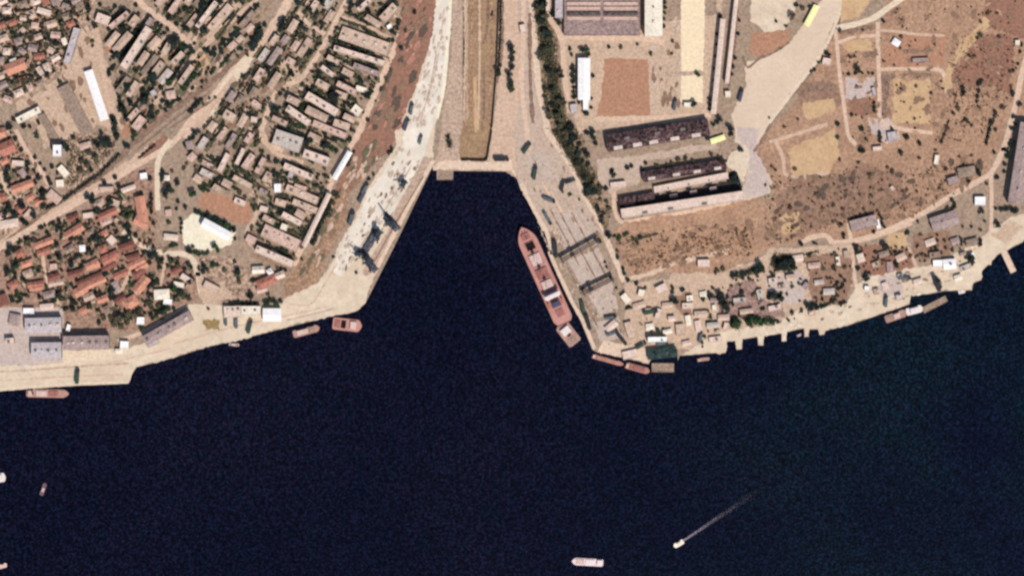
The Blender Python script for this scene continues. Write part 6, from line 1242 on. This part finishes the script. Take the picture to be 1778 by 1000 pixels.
# dry tufts: uncountable
def tufts(polys, n, m, label, s0=.5, s1=1.5):
    q = MB(); r = random.Random(21)
    for poly in polys:
        xs = [p[0] for p in poly]; ys = [p[1] for p in poly]; c = 0; g = 0
        while c < n and g < n * 6:
            g += 1; x = r.uniform(min(xs), max(xs)); y = r.uniform(min(ys), max(ys)); ins = False; j = len(poly) - 1
            for i in range(len(poly)):
                if (poly[i][1] > y) != (poly[j][1] > y) and x < (poly[j][0] - poly[i][0]) * (y - poly[i][1]) / (poly[j][1] - poly[i][1]) + poly[i][0]: ins = not ins
                j = i
            if not ins: continue
            c += 1; s = r.uniform(s0, s1)
            for t in range(4):
                a = r.random() * 6.28; px, py = x + r.gauss(0, s * .5), y + r.gauss(0, s * .5)
                u = (math.cos(a), math.sin(a)); tl = r.uniform(-.5, .5)
                q.quad((px - u[0] * s * .5, py - u[1] * s * .5, .7), (px + u[1] * s * .4, py - u[0] * s * .4, .7 + s * (.4 + tl * .3)), (px + u[0] * s * .5, py + u[1] * s * .5, .9 + s * .5), (px - u[1] * s * .4, py + u[0] * s * .4, .8 + s * .2))
    me = D.meshes.new('dry_tufts'); me.from_pydata(q.v, [], q.f); me.materials.append(m)
    o = D.objects.new('dry_tufts', me); C.objects.link(o); tag(o, label, kind='stuff')
M_TUFT = mat('dry_tuft', (122, 92, 72), .3, 2, 20)
M_TUFTG = mat('weed_tuft', (88, 84, 60), .35, 2, 20)
tufts([P('R5', '0 400 430 400 640 340 900 400 1200 300 1480 300 1400 470 960 690 600 700 300 800 0 880'), P('R3', '880 190 1100 110 1600 50 1600 230 1300 230 1050 290 860 340'), P('R4', '1240 250 1640 200 1700 400 1640 700 1400 950 1150 950 1250 560')], 420, M_TUFT, 'dry brown tufts over the grassland')
tufts([P('T1', '0 0 600 0 560 150 440 360 300 560 0 600'), P('T3', '120 60 600 60 760 120 860 250 800 400 560 460 350 440 80 300'), P('T2', '450 80 780 60 760 180 560 350 440 400')], 420, M_TUFTG, 'weeds and garden clutter in the town gardens', .6, 1.7)
# ================================================================== LIGHT, SKY, CAMERA
sc = bpy.context.scene
EL, AZ = math.radians(54), math.radians(118)     # shadows run towards AZ (counted from +x)
w = D.worlds.new('World'); sc.world = w; w.use_nodes = True
wn_ = w.node_tree
sky = wn_.nodes.new('ShaderNodeTexSky'); sky.sky_type = 'NISHITA'; sky.sun_disc = False
sky.sun_elevation = EL
sdir = Vector((-math.cos(AZ) * math.cos(EL), -math.sin(AZ) * math.cos(EL), math.sin(EL)))
sky.sun_rotation = math.atan2(sdir.x, sdir.y)
wn_.links.new(sky.outputs[0], wn_.nodes['Background'].inputs[0]); wn_.nodes['Background'].inputs[1].default_value = 0.1
sun = D.lights.new('sun', 'SUN'); sun.energy = 4.2; sun.angle = math.radians(0.53); sun.color = (1.0, 0.95, 0.88)
so = D.objects.new('sun', sun); C.objects.link(so); so.rotation_euler = (-sdir).to_track_quat('-Z', 'Y').to_euler(); so.location = sdir * 3000
cam = D.cameras.new('camera'); co = D.objects.new('camera', cam); C.objects.link(co)
co.location = (0, 0, CAM_H); co.rotation_euler = (0, 0, 0)
cam.sensor_width = 36; cam.lens = 36 * CAM_H / (1778 * K); cam.clip_start = 10; cam.clip_end = 40000
sc.camera = co
sc.view_settings.view_transform = 'Standard'; sc.view_settings.look = 'None'; sc.view_settings.gamma = 1; sc.view_settings.exposure = EXPO
sc.cycles.pixel_filter_type = 'BLACKMAN_HARRIS'; sc.cycles.filter_width = 2.5
sc.cycles.max_bounces = 5
